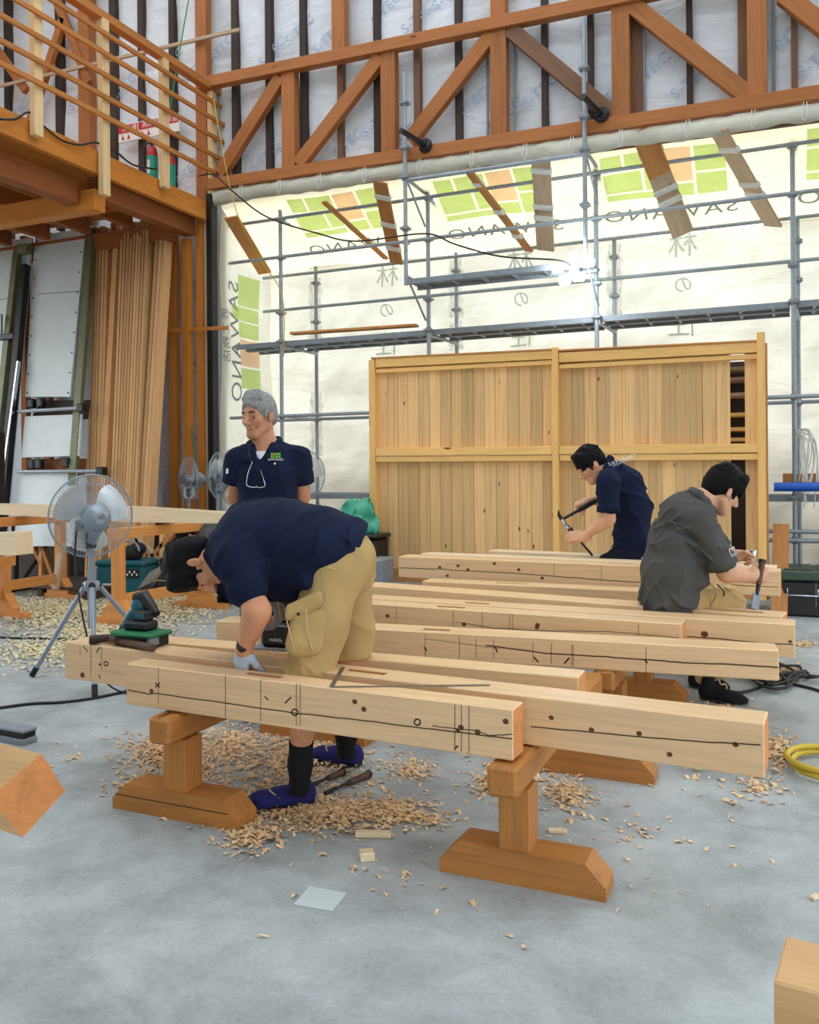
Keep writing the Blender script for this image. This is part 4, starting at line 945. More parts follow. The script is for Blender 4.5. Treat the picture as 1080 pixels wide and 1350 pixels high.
# mezzanine: extinguishers, sign, ropes
for i,(u,lab) in enumerate(((201,'left red and green fire extinguisher on the mezzanine'),(224,'right fire extinguisher on the mezzanine, behind the third post'))):
    b0=on_x(u,226,XM-.17); b0.z=Z0; t=thing('fire_extinguisher',lab,'extinguisher',b0,group='fire extinguishers on the mezzanine'); RD=M.get('red') or M.setdefault('red',plain('red_enamel',(190,34,34),.35,0,.05,10)); TL=M.get('extteal') or M.setdefault('extteal',plain('teal_label',(36,160,140),.4,0,.08,10))
    Mt=Matrix.Translation(b0); MB().lathe([(0,0),(.062,0),(.066,.02),(.066,.16),(.066,.33),(.055,.40),(.03,.44),(0,.44)],20,Mt).build('cylinder',RD,t); MB().lathe([(.0675,.04),(.0675,.31)],20,Mt).build('label_band',TL,t)
    MB().cbox((-.02,-.07,.10),(.02,-.066,.26),.002,Mt).build('label_print',M['white'],t); MB().lathe([(0,.43),(.02,.43),(.02,.48),(0,.48)],12,Mt).build('valve',M['black'],t); MB().cbox((-.02,-.1,.48),(.02,.03,.50),.005,Mt).build('lever',M['black'],t)
    MB().tube([b0+Vector(q) for q in ((.0,.0,.47),(-.08,-.02,.48),(-.11,-.03,.36),(-.09,-.04,.2))],.012,8).build('hose',M['black'],t)
s0=on_y(157,181,YT-.02); s1=on_y(237,181,YT-.02); sg=thing('warning_sign','red and white extinguisher sign board on the mezzanine wall','sign',(s0.x,YT-.02,s0.z)); RD=M['red']
zt0=on_y(158,166,YT-.02).z; zb0_=on_y(158,189,YT-.02).z
MB().cbox((s0.x,YT-.03,zb0_),(s1.x,YT-.01,zt0),.003).build('plate',M['white'],sg)
n=3; wd=(s1.x-s0.x)/n
for i in range(n):
    x0=s0.x+i*wd+.06; MB().box((x0-.055,YT-.033,zt0-.115),(s0.x+(i+1)*wd-.01,YT-.031,zt0-.012)).build('red_band',RD,sg)
    text_on('sign_text','消火器',.085,lambda a,b,x=x0:(x+wd/2-.04+a,YT-.0345,zt0-.063+b),M['white'],sg)
    for k in range(2):
        xx=x0+.01+.1*k; MB().prism([(xx-.02,zb0_+.03),(xx+.03,zb0_+.03),(xx+.012,zb0_+.075),(xx-.002,zb0_+.075)],YT-.034,YT-.031).build('pictogram',RD,sg); MB().tube([(xx+.005,YT-.034,zb0_+.075),(xx-.01,YT-.034,zb0_+.11)],.004,5).build('pictogram',RD,sg)
tag(wire('green_rope',[on_y(250,-8,YT-.3),on_y(238,60,YT-.3),on_y(228,120,YT-.3),on_y(219,172,YT-.3)],.008,plain('green_cord',(40,150,70),.6)),'thin green rope hanging down to the fire extinguishers','rope')
tag(wire('gallery_cable',[on_x(0,157,XM+.05),on_x(20,157,XM+.03),on_x(38,148,XM+.02),on_x(54,163,XM+.02),on_x(80,184,XM+.02),on_x(105,191,XM+.03),on_x(126,188,XM+.03),on_x(150,198,XM+.02),on_x(175,217,XM+.02),on_x(206,223,XM+.02)],.011,M['lead']),'black cable draped along the edge of the mezzanine','cable')
tag(wire('lamp_cable',[on_y(262,232,YT-.3),on_y(283,231,YT-.3),on_y(310,255,YT-.35),on_y(352,286,YT-.35),on_y(420,308,YT-.35),on_y(470,318,YT-.35),on_y(560,308,YA-.1),on_y(600,322,YA-.1),on_y(660,338,YA-.1),on_y(735,343,YA-.08),Vector(lp)],.009,M['lead']),'black lamp cable sagging in front of the tarpaulin roof to the work lamp','cable')
tag(wire('hanging_string',[on_y(282,132,YT-.25),on_y(292,190,YT-.25),on_y(304,250,YT-.25),on_y(318,295,YT-.2),on_y(345,345,YB-.1),on_y(372,390,YB-.1),on_y(374,470,YB-.1)],.007,M['hose']),'thin yellow cord hanging from the mezzanine corner past the tarpaulin','cord')
q=on_z(497,765); 
a=on_y(495,765,7.9); tag(MB().cbox((a.x-.07,7.85,0),(a.x+.10,8.15,on_y(495,737,7.85).z),.02).build('grey_case',M['steelgrey']),'upright grey case in front of the partition\'s left end','case')
tg=wire('green_marker',[on_y(252,566,8.8),on_y(256,590,8.8),on_y(258,618,8.8)],.01,M['green']); tag(tg,'short green tape strip hanging above the caged fan','tape')
# ================================================================ shavings
def shavings(name,label,regions,n,size,mats,flat=.5):
    vs=[];fs=[];k=0; tries=0
    Wt=np.array([r[4] for r in regions],float); Wt/=Wt.sum()
    while k<n and tries<n*6:
        tries+=1; cu,cv,ru,rv,_,hmax=regions[RNG.choice(len(regions),p=Wt)]
        a=RNG.uniform(0,2*math.pi); rr=abs(RNG.normal(0,.55))
        if rr>1.5: continue
        u=cu+ru*rr*math.cos(a); v=cv+rv*rr*math.sin(a)
        if v<700: continue
        p=on_z(u,v,0); L=size*RNG.uniform(.4,1.5); W=L*RNG.uniform(.25,.6); z=RNG.uniform(0,1)*hmax*max(0,1-rr)+.002
        rz=RNG.uniform(0,6.28); tx=RNG.normal(0,flat*.5); c,s_=math.cos(rz),math.sin(rz); cur=RNG.uniform(.1,.5)*L
        base=len(vs)
        for i,(x,zz) in enumerate(((-.5,0),(-.17,cur*.7),(.17,cur*.7),(.5,0))):
            for y in (-.5,.5):
                X,Y_,Z_=x*L,y*W,zz*.6+abs(tx)*L*.3+tx*x*L
                vs.append((p.x+c*X-s_*Y_,p.y+s_*X+c*Y_,max(.001,z+Z_)))
        for i in range(3): q=base+2*i; fs.append((q,q+2,q+3,q+1))
        k+=1
    o=MB().add(vs,fs,False).build(name,mats); tag(o,label,'shavings',kind='stuff'); return o
def chipmat(name,a,b):
    t=NT(name); v=t.coords((1,1,1),False); n=t.noise(v,38,2,.5); c=t.ramp(n,[(.3,srgb(*a)),(.7,srgb(*b))]); return t.principled(c,.75,0,None,.25)
CM=chipmat('shaving_tan',(206,160,110),(246,218,176)); CP=chipmat('sawdust_pale',(222,206,160),(246,236,204))
shavings('wood_shavings','pile of curled wood shavings on the floor around the bending man\'s feet',[(400,1000,110,55,3,.03),(300,985,90,45,2.2,.03),(440,1075,90,28,2,.025),(370,1060,90,40,1.6,.02),(330,1105,45,22,.8,.02),(240,1010,70,40,1.3,.02),(520,1070,50,22,.8,.015),(540,1015,40,20,.4,.01),(210,990,60,30,1.2,.015),(180,1040,40,20,.5,.01)],9000,.020,CM)
shavings('wood_shavings','scattered shavings behind the near right trestle',[(690,1015,70,28,2,.015),(750,1048,40,25,1.4,.02),(650,1035,40,25,1,.015),(560,1080,60,20,.4,.01)],1500,.022,CM)
shavings('wood_shavings','shavings strewn on the floor beyond the right timber ends',[(1030,888,50,10,2,.02),(1025,990,30,28,1.6,.02),(1060,850,30,10,.6,.01),(950,935,60,14,.8,.01),(1000,1040,60,30,.4,.005),(880,915,45,9,.7,.015),(930,1010,70,40,.3,.004)],1500,.026,CM)
shavings('sawdust','pale sawdust and shavings covering the floor around the sawhorses',[(80,805,150,40,3,.02),(200,800,90,30,2,.02),(250,790,60,18,1.2,.02),(60,860,110,25,.6,.012),(130,835,70,20,1.2,.02)],15000,.034,CP)
shavings('wood_shavings','stray chips dotted over the bare foreground concrete',[(500,1150,330,110,1,.002),(850,1100,220,90,1.2,.002),(100,1000,140,80,.8,.002)],170,.022,CM)
# ================================================================ figures: smooth solids blended from bones, meshed as one surface
def V3(p): return np.array(p,dtype=np.float32)
class Solid:
    def __init__(s): s.p=[]
    def cap(s,a,b,ra,rb=None,k=.03,flat=None,op='+'):
        rb=ra if rb is None else rb; a=V3(a);b=V3(b); m=max(ra,rb)*max(1,flat[1] if flat else 1); s.p.append((op,k,'c',(a,b,ra,rb,flat),(a+b)/2,float(np.linalg.norm(b-a))/2+m)); return s
    def chain(s,pts,rs,k=.03,flat=None):
        for i in range(len(pts)-1): s.cap(pts[i],pts[i+1],rs[i],rs[i+1],k,flat)
        return s
    def ell(s,c,r,R=None,k=.03,op='+'):
        r=V3(r); R=np.eye(3,dtype=np.float32) if R is None else np.array(R,dtype=np.float32); s.p.append((op,k,'e',(V3(c),r,R),V3(c),float(r.max()))); return s
    def cut(s,q,n,k=.004):
        n=V3(n); n=n/np.linalg.norm(n); s.p.append(('cut',k,'h',(V3(q),n),None,None)); return s
    def add(s,o): s.p += o.p; return s
    def prim(s,ty,a,P):
        if ty=='c':
            A,B,ra,rb,fl=a; q=P-A; ba=B-A
            if fl:
                ax=V3(fl[0]); ax=ax/np.linalg.norm(ax); sc=1/fl[1]-1; q=q+np.outer(q@ax,ax)*sc; ba=ba+ax*float(ba@ax)*sc
            h=np.clip((q@ba)/max(1e-9,float(ba@ba)),0,1); d=np.sqrt(((q-h[:,None]*ba)**2).sum(1))-(ra+(rb-ra)*h)
            return d*(min(1,fl[1]) if fl else 1)
        if ty=='e':
            c,r,R=a; q=(P-c)@R.T; k0=np.sqrt(((q/r)**2).sum(1)); k1=np.sqrt(((q/(r*r))**2).sum(1))+1e-9; return k0*(k0-1)/k1
        if ty=='h': return (P-a[0])@a[1]
    def under(s,core,off=.007): s.core=(core,off); return s
    def late(s,a,b,ra,rb,k=.01): a=V3(a);b=V3(b); s.p.append(('~',k,'c',(a,b,ra,rb,None),(a+b)/2,float(np.linalg.norm(b-a))/2+max(ra,rb))); return s
    def ev(s,P,disp=None):
        d=np.full(len(P),.5,np.float32)
        for op,k,ty,a,c,R in s.p:
            if op in ('cut','~'): continue
            ix=np.nonzero(((P-c)**2).sum(1)<(R+.09)**2)[0]
            if len(ix)==0: continue
            e=s.prim(ty,a,P[ix]); x=d[ix]
            if op=='-': e=-e; h=np.maximum(k-np.abs(x-e),0)/k; d[ix]=np.maximum(x,e)+h*h*k*.25
            else: h=np.maximum(k-np.abs(x-e),0)/k; d[ix]=np.minimum(x,e)-h*h*k*.25
        if disp: d=d+disp(P)
        if hasattr(s,'core'):
            e=s.core[0].ev(P)-s.core[1]; k=.02; h=np.maximum(k-np.abs(d-e),0)/k; d=np.minimum(d,e)-h*h*k*.25
        for op,k,ty,a,c,R in s.p:
            if op in ('cut','~'):
                e=s.prim(ty,a,P)*(1 if op=='cut' else -1); h=np.maximum(k-np.abs(d-e),0)/k; d=np.maximum(d,e)+h*h*k*.25
        return d
    def bounds(s):
        lo=np.min([c-R for op,_,_,_,c,R in s.p if c is not None and op=='+'],0)-.03; hi=np.max([c+R for op,_,_,_,c,R in s.p if c is not None and op=='+'],0)+.03; return lo,hi
_E=[((0,0,0),(1,0,0)),((0,1,0),(1,1,0)),((0,0,1),(1,0,1)),((0,1,1),(1,1,1)),((0,0,0),(0,1,0)),((1,0,0),(1,1,0)),((0,0,1),(0,1,1)),((1,0,1),(1,1,1)),((0,0,0),(0,0,1)),((1,0,0),(1,0,1)),((0,1,0),(0,1,1)),((1,1,0),(1,1,1))]
def solid_mesh(name,S,res,mat,parent,disp=None):
    lo,hi=S.bounds(); B=4; n=np.ceil((hi-lo)/(res*B)).astype(int)+1
    g=[lo[i]+(np.arange(n[i])+.5)*res*B-res*.5 for i in range(3)]
    Pc=np.stack(np.meshgrid(*g,indexing='ij'),-1).reshape(-1,3).astype(np.float32); dc=S.ev(Pc); near=(np.abs(dc)<res*B*1.6+(.02 if disp else .008)).reshape(n)
    D=np.repeat(np.repeat(np.repeat(np.where(dc<0,-1.,1.).reshape(n).astype(np.float32),B,0),B,1),B,2); mk=np.repeat(np.repeat(np.repeat(near,B,0),B,1),B,2)
    idx=np.argwhere(mk); P=(lo+idx*res).astype(np.float32); dv=S.ev(P,disp)
    D[mk]=dv; Sg=D<0
    c=np.zeros(np.array(D.shape)-1,np.int8); sh=D.shape
    for i in (0,1):
        for j in (0,1):
            for k in (0,1): c+=Sg[i:sh[0]-1+i,j:sh[1]-1+j,k:sh[2]-1+k]
    act=(c>0)&(c<8); ci=np.argwhere(act); idm=np.full(c.shape,-1,np.int64); idm[act]=np.arange(len(ci))
    acc=np.zeros((len(ci),3)); cnt=np.zeros(len(ci))
    for a,b in _E:
        a=np.array(a);b=np.array(b); pa=ci+a; pb=ci+b; da=D[pa[:,0],pa[:,1],pa[:,2]]; db=D[pb[:,0],pb[:,1],pb[:,2]]; m=(da<0)!=(db<0)
        t=np.where(m,da/(da-db+1e-12),0); acc+=np.where(m[:,None],a+(b-a)*t[:,None],0); cnt+=m
    vt=lo+(ci+acc/cnt[:,None])*res
    fs=[]
    for ax in range(3):
        u,v=(ax+1)%3,(ax+2)%3; e=np.zeros(3,int); e[ax]=1
        s0=Sg[tuple(slice(0,-1) if i==ax else slice(None) for i in range(3))]; s1=Sg[tuple(slice(1,None) if i==ax else slice(None) for i in range(3))]
        q=np.argwhere(s0!=s1); q=q[(q[:,u]>0)&(q[:,v]>0)&(q[:,u]<sh[u]-1)&(q[:,v]<sh[v]-1)]
        ins=s0[q[:,0],q[:,1],q[:,2]]; eu=np.zeros(3,int);eu[u]=1; ev_=np.zeros(3,int);ev_[v]=1
        I=lambda r: idm[r[:,0],r[:,1],r[:,2]]
        f=np.stack([I(q),I(q-eu),I(q-eu-ev_),I(q-ev_)],1); f=f[(f>=0).all(1)] if False else f; f[~ins]=f[~ins][:,::-1]; fs.append(f[(f>=0).all(1)])
    fs=np.concatenate(fs); o0=vt.mean(0)
    me=bpy.data.meshes.new(name); me.vertices.add(len(vt)); me.vertices.foreach_set('co',(vt-o0).astype(np.float32).ravel())
    me.loops.add(len(fs)*4); me.loops.foreach_set('vertex_index',fs.ravel().astype(np.int32)); me.polygons.add(len(fs))
    me.polygons.foreach_set('loop_start',np.arange(0,len(fs)*4,4,dtype=np.int32)); me.polygons.foreach_set('use_smooth',np.ones(len(fs),bool)); me.update(calc_edges=True)
    return link(name,me,mat,parent,Matrix.Translation(o0))
def folds(amp,*ks):                                    # soft creases that wander and fade in and out
    ks=[(V3(k),ph,a) for k,ph,a in ks]
    def f(P):
        d=np.zeros(len(P),np.float32); w=2.6*np.sin(P@V3((6,4,8))+.4)+1.9*np.sin(P@V3((-11,9,5))+1.7)+1.1*np.sin(P@V3((17,-14,12)))
        for i,(k,ph,a) in enumerate(ks):
            m=np.clip(.45+.75*np.sin(P@V3((9+3*i,-7+2*i,10-5*i))+2.1*i+ph+.6*w),0,1)**1.5; d+=a*m*(.4-1.3*(1-np.abs(np.sin(.5*(.62*(P@k)+ph+w))))**2.4)
        return amp*d
    return f
FC=Vector((-math.sin(YAW),math.cos(YAW),0)); RC=Vector((math.cos(YAW),math.sin(YAW),0)); UP=Vector((0,0,1))   # away, right, up as seen in the photo
def nrm(v): return Vector(v).normalized()
class Fr:                                              # local frame: x side, y forward, z up
    def __init__(s,o,fwd,up,scale=1.0):
        s.o=Vector(o); s.y=nrm(fwd); s.x=nrm(s.y.cross(Vector(up))); s.z=s.x.cross(s.y); s.k=scale
    def __call__(s,x,y,z): return s.o+(s.x*x+s.y*y+s.z*z)*s.k
    def R(s): return [list(s.x),list(s.y),list(s.z)]
def head(S,H,nb,neck_r=.058,lower=1.0):
    k=H.k; R=H.R(); e=lambda c,r,kk=.03,op='+': S.ell(H(*c),[q*k for q in r],R,kk*k,op); c_=lambda a,b,ra,rb,kk=.02: S.cap(H(*a),H(*b),ra*k,rb*k,kk*k)
    e((0,-.012,.034),(.073,.094,.086)); e((0,.030,-.03),(.058,.058,.084),.04); e((0,.058,-.097),(.029,.030,.022),.03)
    for s in (-1,1):
        c_((s*.056,-.005,-.055),(s*.022,.060,-.098),.017,.017,.03); e((s*.042,.062,-.022),(.020,.018,.018),.025)
        c_((s*.048,.070,.022),(s*.012,.083,.020),.008,.009,.014)
        e((s*.032,.097,.000),(.021,.017,.011),.010,'-')
        c_((s*.019,.0795,.0055),(s*.045,.071,.003),.0068,.006,.005); c_((s*.020,.077,-.0095),(s*.043,.071,-.0085),.0055,.005,.006)
        e((s*.014,.097,-.036),(.0095,.011,.009),.006)
        E=Fr(H(s*.085,-.008,-.010),H.x*s*.97+H.y*.25,H.z-H.y*.2,k); S.ell(E.o,[.017*k,.008*k,.029*k],E.R(),.004*k); S.ell(E(.003,.009,.005),[.011*k,.006*k,.018*k],E.R(),.004*k,'-')
    c_((0,.085,.015),(0,.113,-.030),.0085,.0135,.010)
    c_((-.020,.079,-.0605),(0,.088,-.058),.0055,.006,.008); c_((.020,.079,-.0605),(0,.088,-.058),.0055,.006,.008); c_((-.017,.079,-.070),(.017,.079,-.070),.006,.006,.008)
    e((0,.096,-.0655),(.024,.014,.0022),.003,'-')
    S.cap(H(0,-.030,-.04),nb,neck_r*.93*k,neck_r*1.05,.022); return S
def eyes(H,par,look=(0,0)):
    for s in (-1,1):
        c=H(s*.032,.0700,-.001); MB().ball(c,.0122*H.k,12,8).build('eye',M['eyewhite'],par)
        MB().ball(H(s*.032+look[0],.0775,-.001+look[1]),.0072*H.k,10,6).build('iris',M['iris'],par)
        MB().tube([H(s*.047,.076,.026),H(s*.033,.091,.031),H(s*.014,.092,.027)],[.003*H.k,.0055*H.k,.004*H.k],6).build('eyebrow',M['brow'],par)
def hand(S,w,fwd,palm,curl=(.5,.7,.5),side=1,k=1.0,thumb=(.6,.5),spread=.0):
    """w wrist, fwd to the knuckles, palm the way the palm faces; side +1 puts the thumb on fwd x palm"""
    x=nrm(fwd); z=nrm(Vector(palm)-x*Vector(palm).dot(x)); y=x.cross(z)*side; P=lambda a,b,c:Vector(w)+(x*a+y*b+z*c)*k
    S.cap(P(-.03,0,0),P(.02,0,0),.026*k,.028*k,.03,(z,.72)); S.cap(P(.025,.020,0),P(.082,.026,0),.019*k,.015*k,.02); S.cap(P(.025,-.018,0),P(.076,-.028,0),.018*k,.014*k,.02); S.cap(P(.03,0,0),P(.084,0,0),.02*k,.016*k,.02)
    for yo,L,xb in ((.030,.072,.084),(.010,.080,.088),(-.010,.074,.086),(-.029,.058,.078)):
        p=P(xb,yo,0); an=0; r=.0093
        for a,l,rr in zip(curl,(.45,.32,.25),(.0088,.0080,.0072)):
            an+=a; d=x*math.cos(an)+z*math.sin(an)+y*spread*yo*8; q=p+d*(L*l*k*1.12); S.cap(p,q,r*k,rr*k,.006); p=q; r=rr
    t0=P(.018,.028,.008); d1=nrm(x*.75+y*(thumb[0]+.2)+z*thumb[1]); t1=t0+d1*.042*k; d2=nrm(x*.9+y*(thumb[0]-.6)+z*(thumb[1]+.35)); t2=t1+d2*.032*k; t3=t2+nrm(d2+z*.3)*.024*k
    S.cap(t0,t1,.014*k,.0115*k,.018); S.cap(t1,t2,.0112*k,.0098*k,.006); S.cap(t2,t3,.0098*k,.0078*k,.005); return S
def mid(a,b,t=.5): return Vector(a)*(1-t)+Vector(b)*t
def skin(name,rgb):
    t=NT(name); b=srgb(*rgb); v=t.coords((1,1,1),False); n=t.noise(v,14,4,.6); n2=t.noise(v,120,2,.5)
    c=t.ramp(n,[(.3,scale_c(b,.86)),(.7,(min(1,b[0]*1.1),b[1]*1.06,b[2]*1.03,1))]); return t.principled(c,.5,0,t.bump(n2,.08,.003),.4,Subsurface_Weight=.08,Subsurface_Scale=.02)
def hairmat(name,a,b):
    t=NT(name); v=t.coords((90,90,14),False); n=t.noise(v,2.2,3,.6,1.0); n2=t.noise(t.coords((1,1,1),False),9,2,.5); c=t.ramp(n,[(.35,srgb(*a)),(.7,srgb(*b))])
    return t.principled(c,.62,0,t.bump(n,.35,.004),.12)
M['eyewhite']=plain('eye_white',(150,128,116),.3); M['iris']=plain('iris_dark',(34,22,16),.2); M['brow']=plain('brow_hair',(46,40,38),.8)
M['skinold']=skin('tanned_skin_old',(204,146,112)); M['skin']=skin('skin_light',(222,170,138)); M['skinb']=skin('skin_warm',(214,152,116))
M['hairgrey']=hairmat('grey_hair',(96,96,98),(188,188,188)); M['hairblack']=hairmat('black_hair',(7,7,8),(26,24,25))
M['navy']=cloth('navy_cotton',(20,29,56)); M['navydk']=cloth('navy_trousers',(22,26,42)); M['khaki']=cloth('khaki_cotton',(186,156,104)); M['grey']=cloth('charcoal_cotton',(82,82,80)); M['tee']=cloth('white_cotton',(232,234,240)); M['sock']=cloth('black_knit',(26,27,30)); M['shoeblue']=cloth('indigo_canvas',(40,39,98)); M['glove']=cloth('grey_glove',(150,150,156)); M['stitch']=plain('pale_stitch',(206,176,124),.8)
HDISP=folds(.0028,((260,60,20),0,1),((50,270,30),1,1))
def hair_young(H,par,seed=0,fringe=True,mat='hairblack',length=1.0):
    S=Solid(); k=H.k; R=H.R(); rg=np.random.default_rng(seed)
    S.ell(H(0,-.016,.044),[.088*k,.107*k,.098*k],R,.02); S.ell(H(0,-.062,-.005),[.074*k,.052*k,.075*k],R,.03)
    S.ell(H(0,.108,-.052),[.080*k,.075*k,.118*k],R,.02*k,'-')
    for s in (-1,1):
        S.ell(H(s*.090,.008,-.050),[.034*k,.030*k,.050*k],R,.010*k,'-')
        S.cap(H(s*.080,.028,.05),H(s*.079,.030,-.022),.014*k,.007*k,.012)
    if fringe:
        for x in np.linspace(-.062,.062,9):
            a=rg.uniform(-.012,.012); S.cap(H(x*.8,.050,.104),H(x+a,.088-abs(x)*.35,.036-.012*length+rg.uniform(-.016,.010)*length),.023*k,.007*k,.018)
    for s in (-1,1):
        S.cap(H(s*.064,.028,.088),H(s*.070,.056,.028),.021*k,.009*k,.02); S.cap(H(s*.060,.045,.085),H(s*.060,.072,.022-.008*length),.018*k,.007*k,.02)
    for i in range(14):
        th=rg.uniform(0,6.28); ph=rg.uniform(.1,1.2); d=Vector((math.cos(th)*math.sin(ph),math.sin(th)*math.sin(ph),math.cos(ph))); a=H(d.x*.078,d.y*.096-.016,d.z*.088+.044); b=H(d.x*.097+rg.uniform(-.02,.02),d.y*.116-.02,d.z*.105+.034); S.cap(a,mid(a,b,.8),.020*k,.006*k,.018)
    S.cut(H(0,-.06,-.085),-H.z*1.0-H.y*.5,.01)
    return solid_mesh('hair',S,.0045,M[mat],par,HDISP)
def shoe(par,heel,toe,mat='shoeblue',name='shoe',h=.075,wd=.046,sole='black'):
    heel=Vector(heel);toe=Vector(toe); d=nrm(toe-heel); L=(toe-heel).length; sd_=d.cross(UP); o=heel; P=lambda a,b,c:o+d*a*L+sd_*b+UP*c
    S=Solid(); S.cap(P(.13,0,.042),P(.45,0,.040),wd*.86,wd*.88,.03,(UP,.95)); S.cap(P(.4,0,.036),P(.72,.004,.032),wd*.9,wd*.98,.03,(UP,.72)); S.cap(P(.7,.004,.030),P(.90,0,.024),wd*.98,wd*.62,.03,(UP,.62)); S.cap(P(.12,0,.045),P(.16,0,h+.02),wd*.78,wd*.72,.03); S.cut(P(0,0,.012),(0,0,-1)); S.cut(P(.1,0,h+.012),(-d*.18+UP))
    t=solid_mesh(name,S,.005,M[mat],par)
    b=Solid(); b.cap(P(.12,0,.010),P(.5,0,.010),wd*.86,wd*.82,.02,(UP,.26)); b.cap(P(.5,0,.010),P(.88,0,.010),wd*.96,wd*.66,.02,(UP,.22)); b.cut(P(0,0,.0005),(0,0,-1)); solid_mesh('sole',b,.005,M[sole],t); return t,P
def polyline_on(name,pts,r,mat,par): return wire(name,pts,r,mat,par,5,4)
# ---------------------------------------------------------------- grey-haired man standing with hands behind his back
D=4.8
def PD(u,v,d=0): return at_d(u,v,D+d)
om=thing('person','grey-haired man in a navy work shirt standing with hands behind his back','person',(PD(352,1000).x,PD(352,1000).y,0))
H=Fr(PD(341,549),-FC*.84-RC*.52-UP*.12,UP-RC*.05,1.0)
tf=nrm(-FC-RC*.12); ts_=tf.cross(UP)                    # chest direction; ts_ points image-left
nb=PD(350,592,.02); ch=PD(352,625); wa=PD(353,680); pe=PD(353,725)
sL,sR=PD(314,607,.02),PD(394,607,.02); eL,eR=PD(309,655,.08),PD(399,655,.08); wL,wR=PD(335,695,.22),PD(378,695,.22)
body=Solid(); head(body,H,nb,.057)
core=Solid().chain([nb-UP*.05,ch,wa,pe],[.06,.100,.110,.115],.05,(ts_,1.3)).cap(sL,mid(sL,eL,.3),.046,.044).cap(sR,mid(sR,eR,.3),.046,.044)
# lines of the old face
for s in (-1,1): body.cap(H(s*.018,.096,-.036),H(s*.036,.072,-.062),.0025,.002,.006,op='-')
for z in (.045,.058): body.cap(H(-.03,.086,z),H(.03,.086,z),.0012,.0012,.004,op='-')
body.chain([nb,ch,wa,pe],[.06,.100,.110,.115],.05,(ts_,1.3))
for a,e,w_ in ((sL,eL,wL),(sR,eR,wR)): body.chain([a,e,w_],[.046,.038,.028],.03)
hand(body,wL,RC*.9-UP*.4,FC,(.4,.5,.4),1); hand(body,wR,-RC*.9-UP*.4,FC,(.4,.5,.4),-1)
fL,fR=Vector((PD(337,900).x,PD(337,900).y,0)),Vector((PD(372,900).x,PD(372,900).y,0))
for f,hx in ((fL,PD(338,745)),(fR,PD(369,745))): body.chain([hx,Vector((f.x,f.y,.48)),Vector((f.x,f.y,.08))],[.085,.052,.038],.03)
for s in (-1,1):
    body.cap(H(s*.050,.050,-.028),H(s*.030,.066,-.060),.003,.002,.012,op='-'); body.cap(H(s*.022,.082,-.016),H(s*.042,.074,-.016),.0022,.002,.005,op='-')
body.cap(H(-.022,.082,-.0655),H(.022,.082,-.0655),.0022,.0022,.003,op='-')
solid_mesh('body',body,.004,M['skinold'],om); eyes(H,om,(-.003,-.003))
ph=Solid(); R=H.R(); ph.ell(H(0,-.016,.046),[.087,.107,.097],R,.02); ph.ell(H(0,-.064,-.01),[.072,.048,.066],R,.03)
for x in np.linspace(-.06,.06,8): ph.cap(H(x*.7,.02,.125),H(x*1.0,.052-abs(x)*.3,.104),.020,.012,.02)
ph.ell(H(0,.122,-.03),[.082,.085,.104],R,.02,'-')
for s in (-1,1):
    ph.ell(H(s*.090,.008,-.050),[.034,.030,.050],R,.012,'-'); ph.cap(H(s*.076,.024,.04),H(s*.076,.026,-.012),.010,.006,.012)
ph.cut(H(0,-.06,-.07),-H.z-H.y*.5,.01); solid_mesh('hair',ph,.005,M['hairgrey'],om,HDISP)
S=Solid(); S.chain([mid(nb,ch,.35),ch],[.095,.122],.05,(ts_,1.36)); S.chain([ch,wa,pe+UP*-.04],[.122,.126,.138],.05,(ts_,1.36))
S.cap(mid(nb,sL,.25)-UP*.01,sL,.062,.066,.06); S.cap(mid(nb,sR,.25)-UP*.01,sR,.062,.066,.06)
SL=Solid()
for a,e in ((sL,eL),(sR,eR)):
    b_=mid(a,e,.20); S.cap(a,b_,.066,.072,.05)
S.cut(PD(352,755),(0,0,-1)); 
S.under(core); S.late(nb+UP*.14,nb+tf*.02-UP*.015,.064,.058,.012)
S.late(nb+tf*.11+UP*.03,nb+tf*.185-UP*.125,.058,.008,.008)
shirt=solid_mesh('work_shirt',S,.0065,M['navy'],om,folds(.006,((16,10,60),0,1),((70,30,20),1.2,.8),((-50,30,50),2,.7)))
# sleeve ends and collar
for a,e,sg in ((sL,eL,-1),(sR,eR,1)):
    q=mid(a,e,.40); d=nrm(e-a); Mx,_=frame(q-d*.02,q+d*.05,UP if abs(d.z)<.9 else FC); MB().lathe([(.070,0),(.0765,.004),(.0765,.062),(.070,.066),(.02,.066)],24,Mx@Matrix.Rotation(math.pi/2,4,'Y')).build('sleeve_hem',M['navy'],shirt)
for s in (-1,1):
    c=Solid(); c.chain([nb-tf*.075+UP*.055,nb-tf*.05+ts_*s*.06+UP*.050,nb+tf*.01+ts_*s*.082+UP*.025],[.020,.020,.021],.02); c.chain([nb+tf*.01+ts_*s*.082+UP*.025,nb+tf*.075+ts_*s*.072-UP*.012,nb+tf*.118+ts_*s*.052-UP*.055,nb+tf*.122+ts_*s*.085-UP*.062],[.021,.018,.012,.010],.025)
    solid_mesh('collar',c,.005,M['navy'],shirt)
T=Solid(); T.cap(nb-UP*.0,ch,.070,.105,.04,(ts_,1.2)); T.cap(nb+tf*.03-UP*.01,nb+tf*.098-UP*.10,.05,.03,.04); T.cap(nb+UP*.14+tf*.01,nb+tf*.03+UP*.0,.060,.060,.006,op='-'); solid_mesh('undershirt',T,.006,M['tee'],om)
pn=Solid(); pn.chain([pe+UP*.05,pe],[.12,.13],.05,(ts_,1.3))
for f,hx in ((fL,PD(338,745)),(fR,PD(369,745))): pn.chain([hx,Vector((f.x,f.y,.48)),Vector((f.x,f.y,.06))],[.10,.08,.075],.04)
pn.cut((0,0,.03),(0,0,-1)); solid_mesh('trousers',pn,.009,M['navydk'],om)
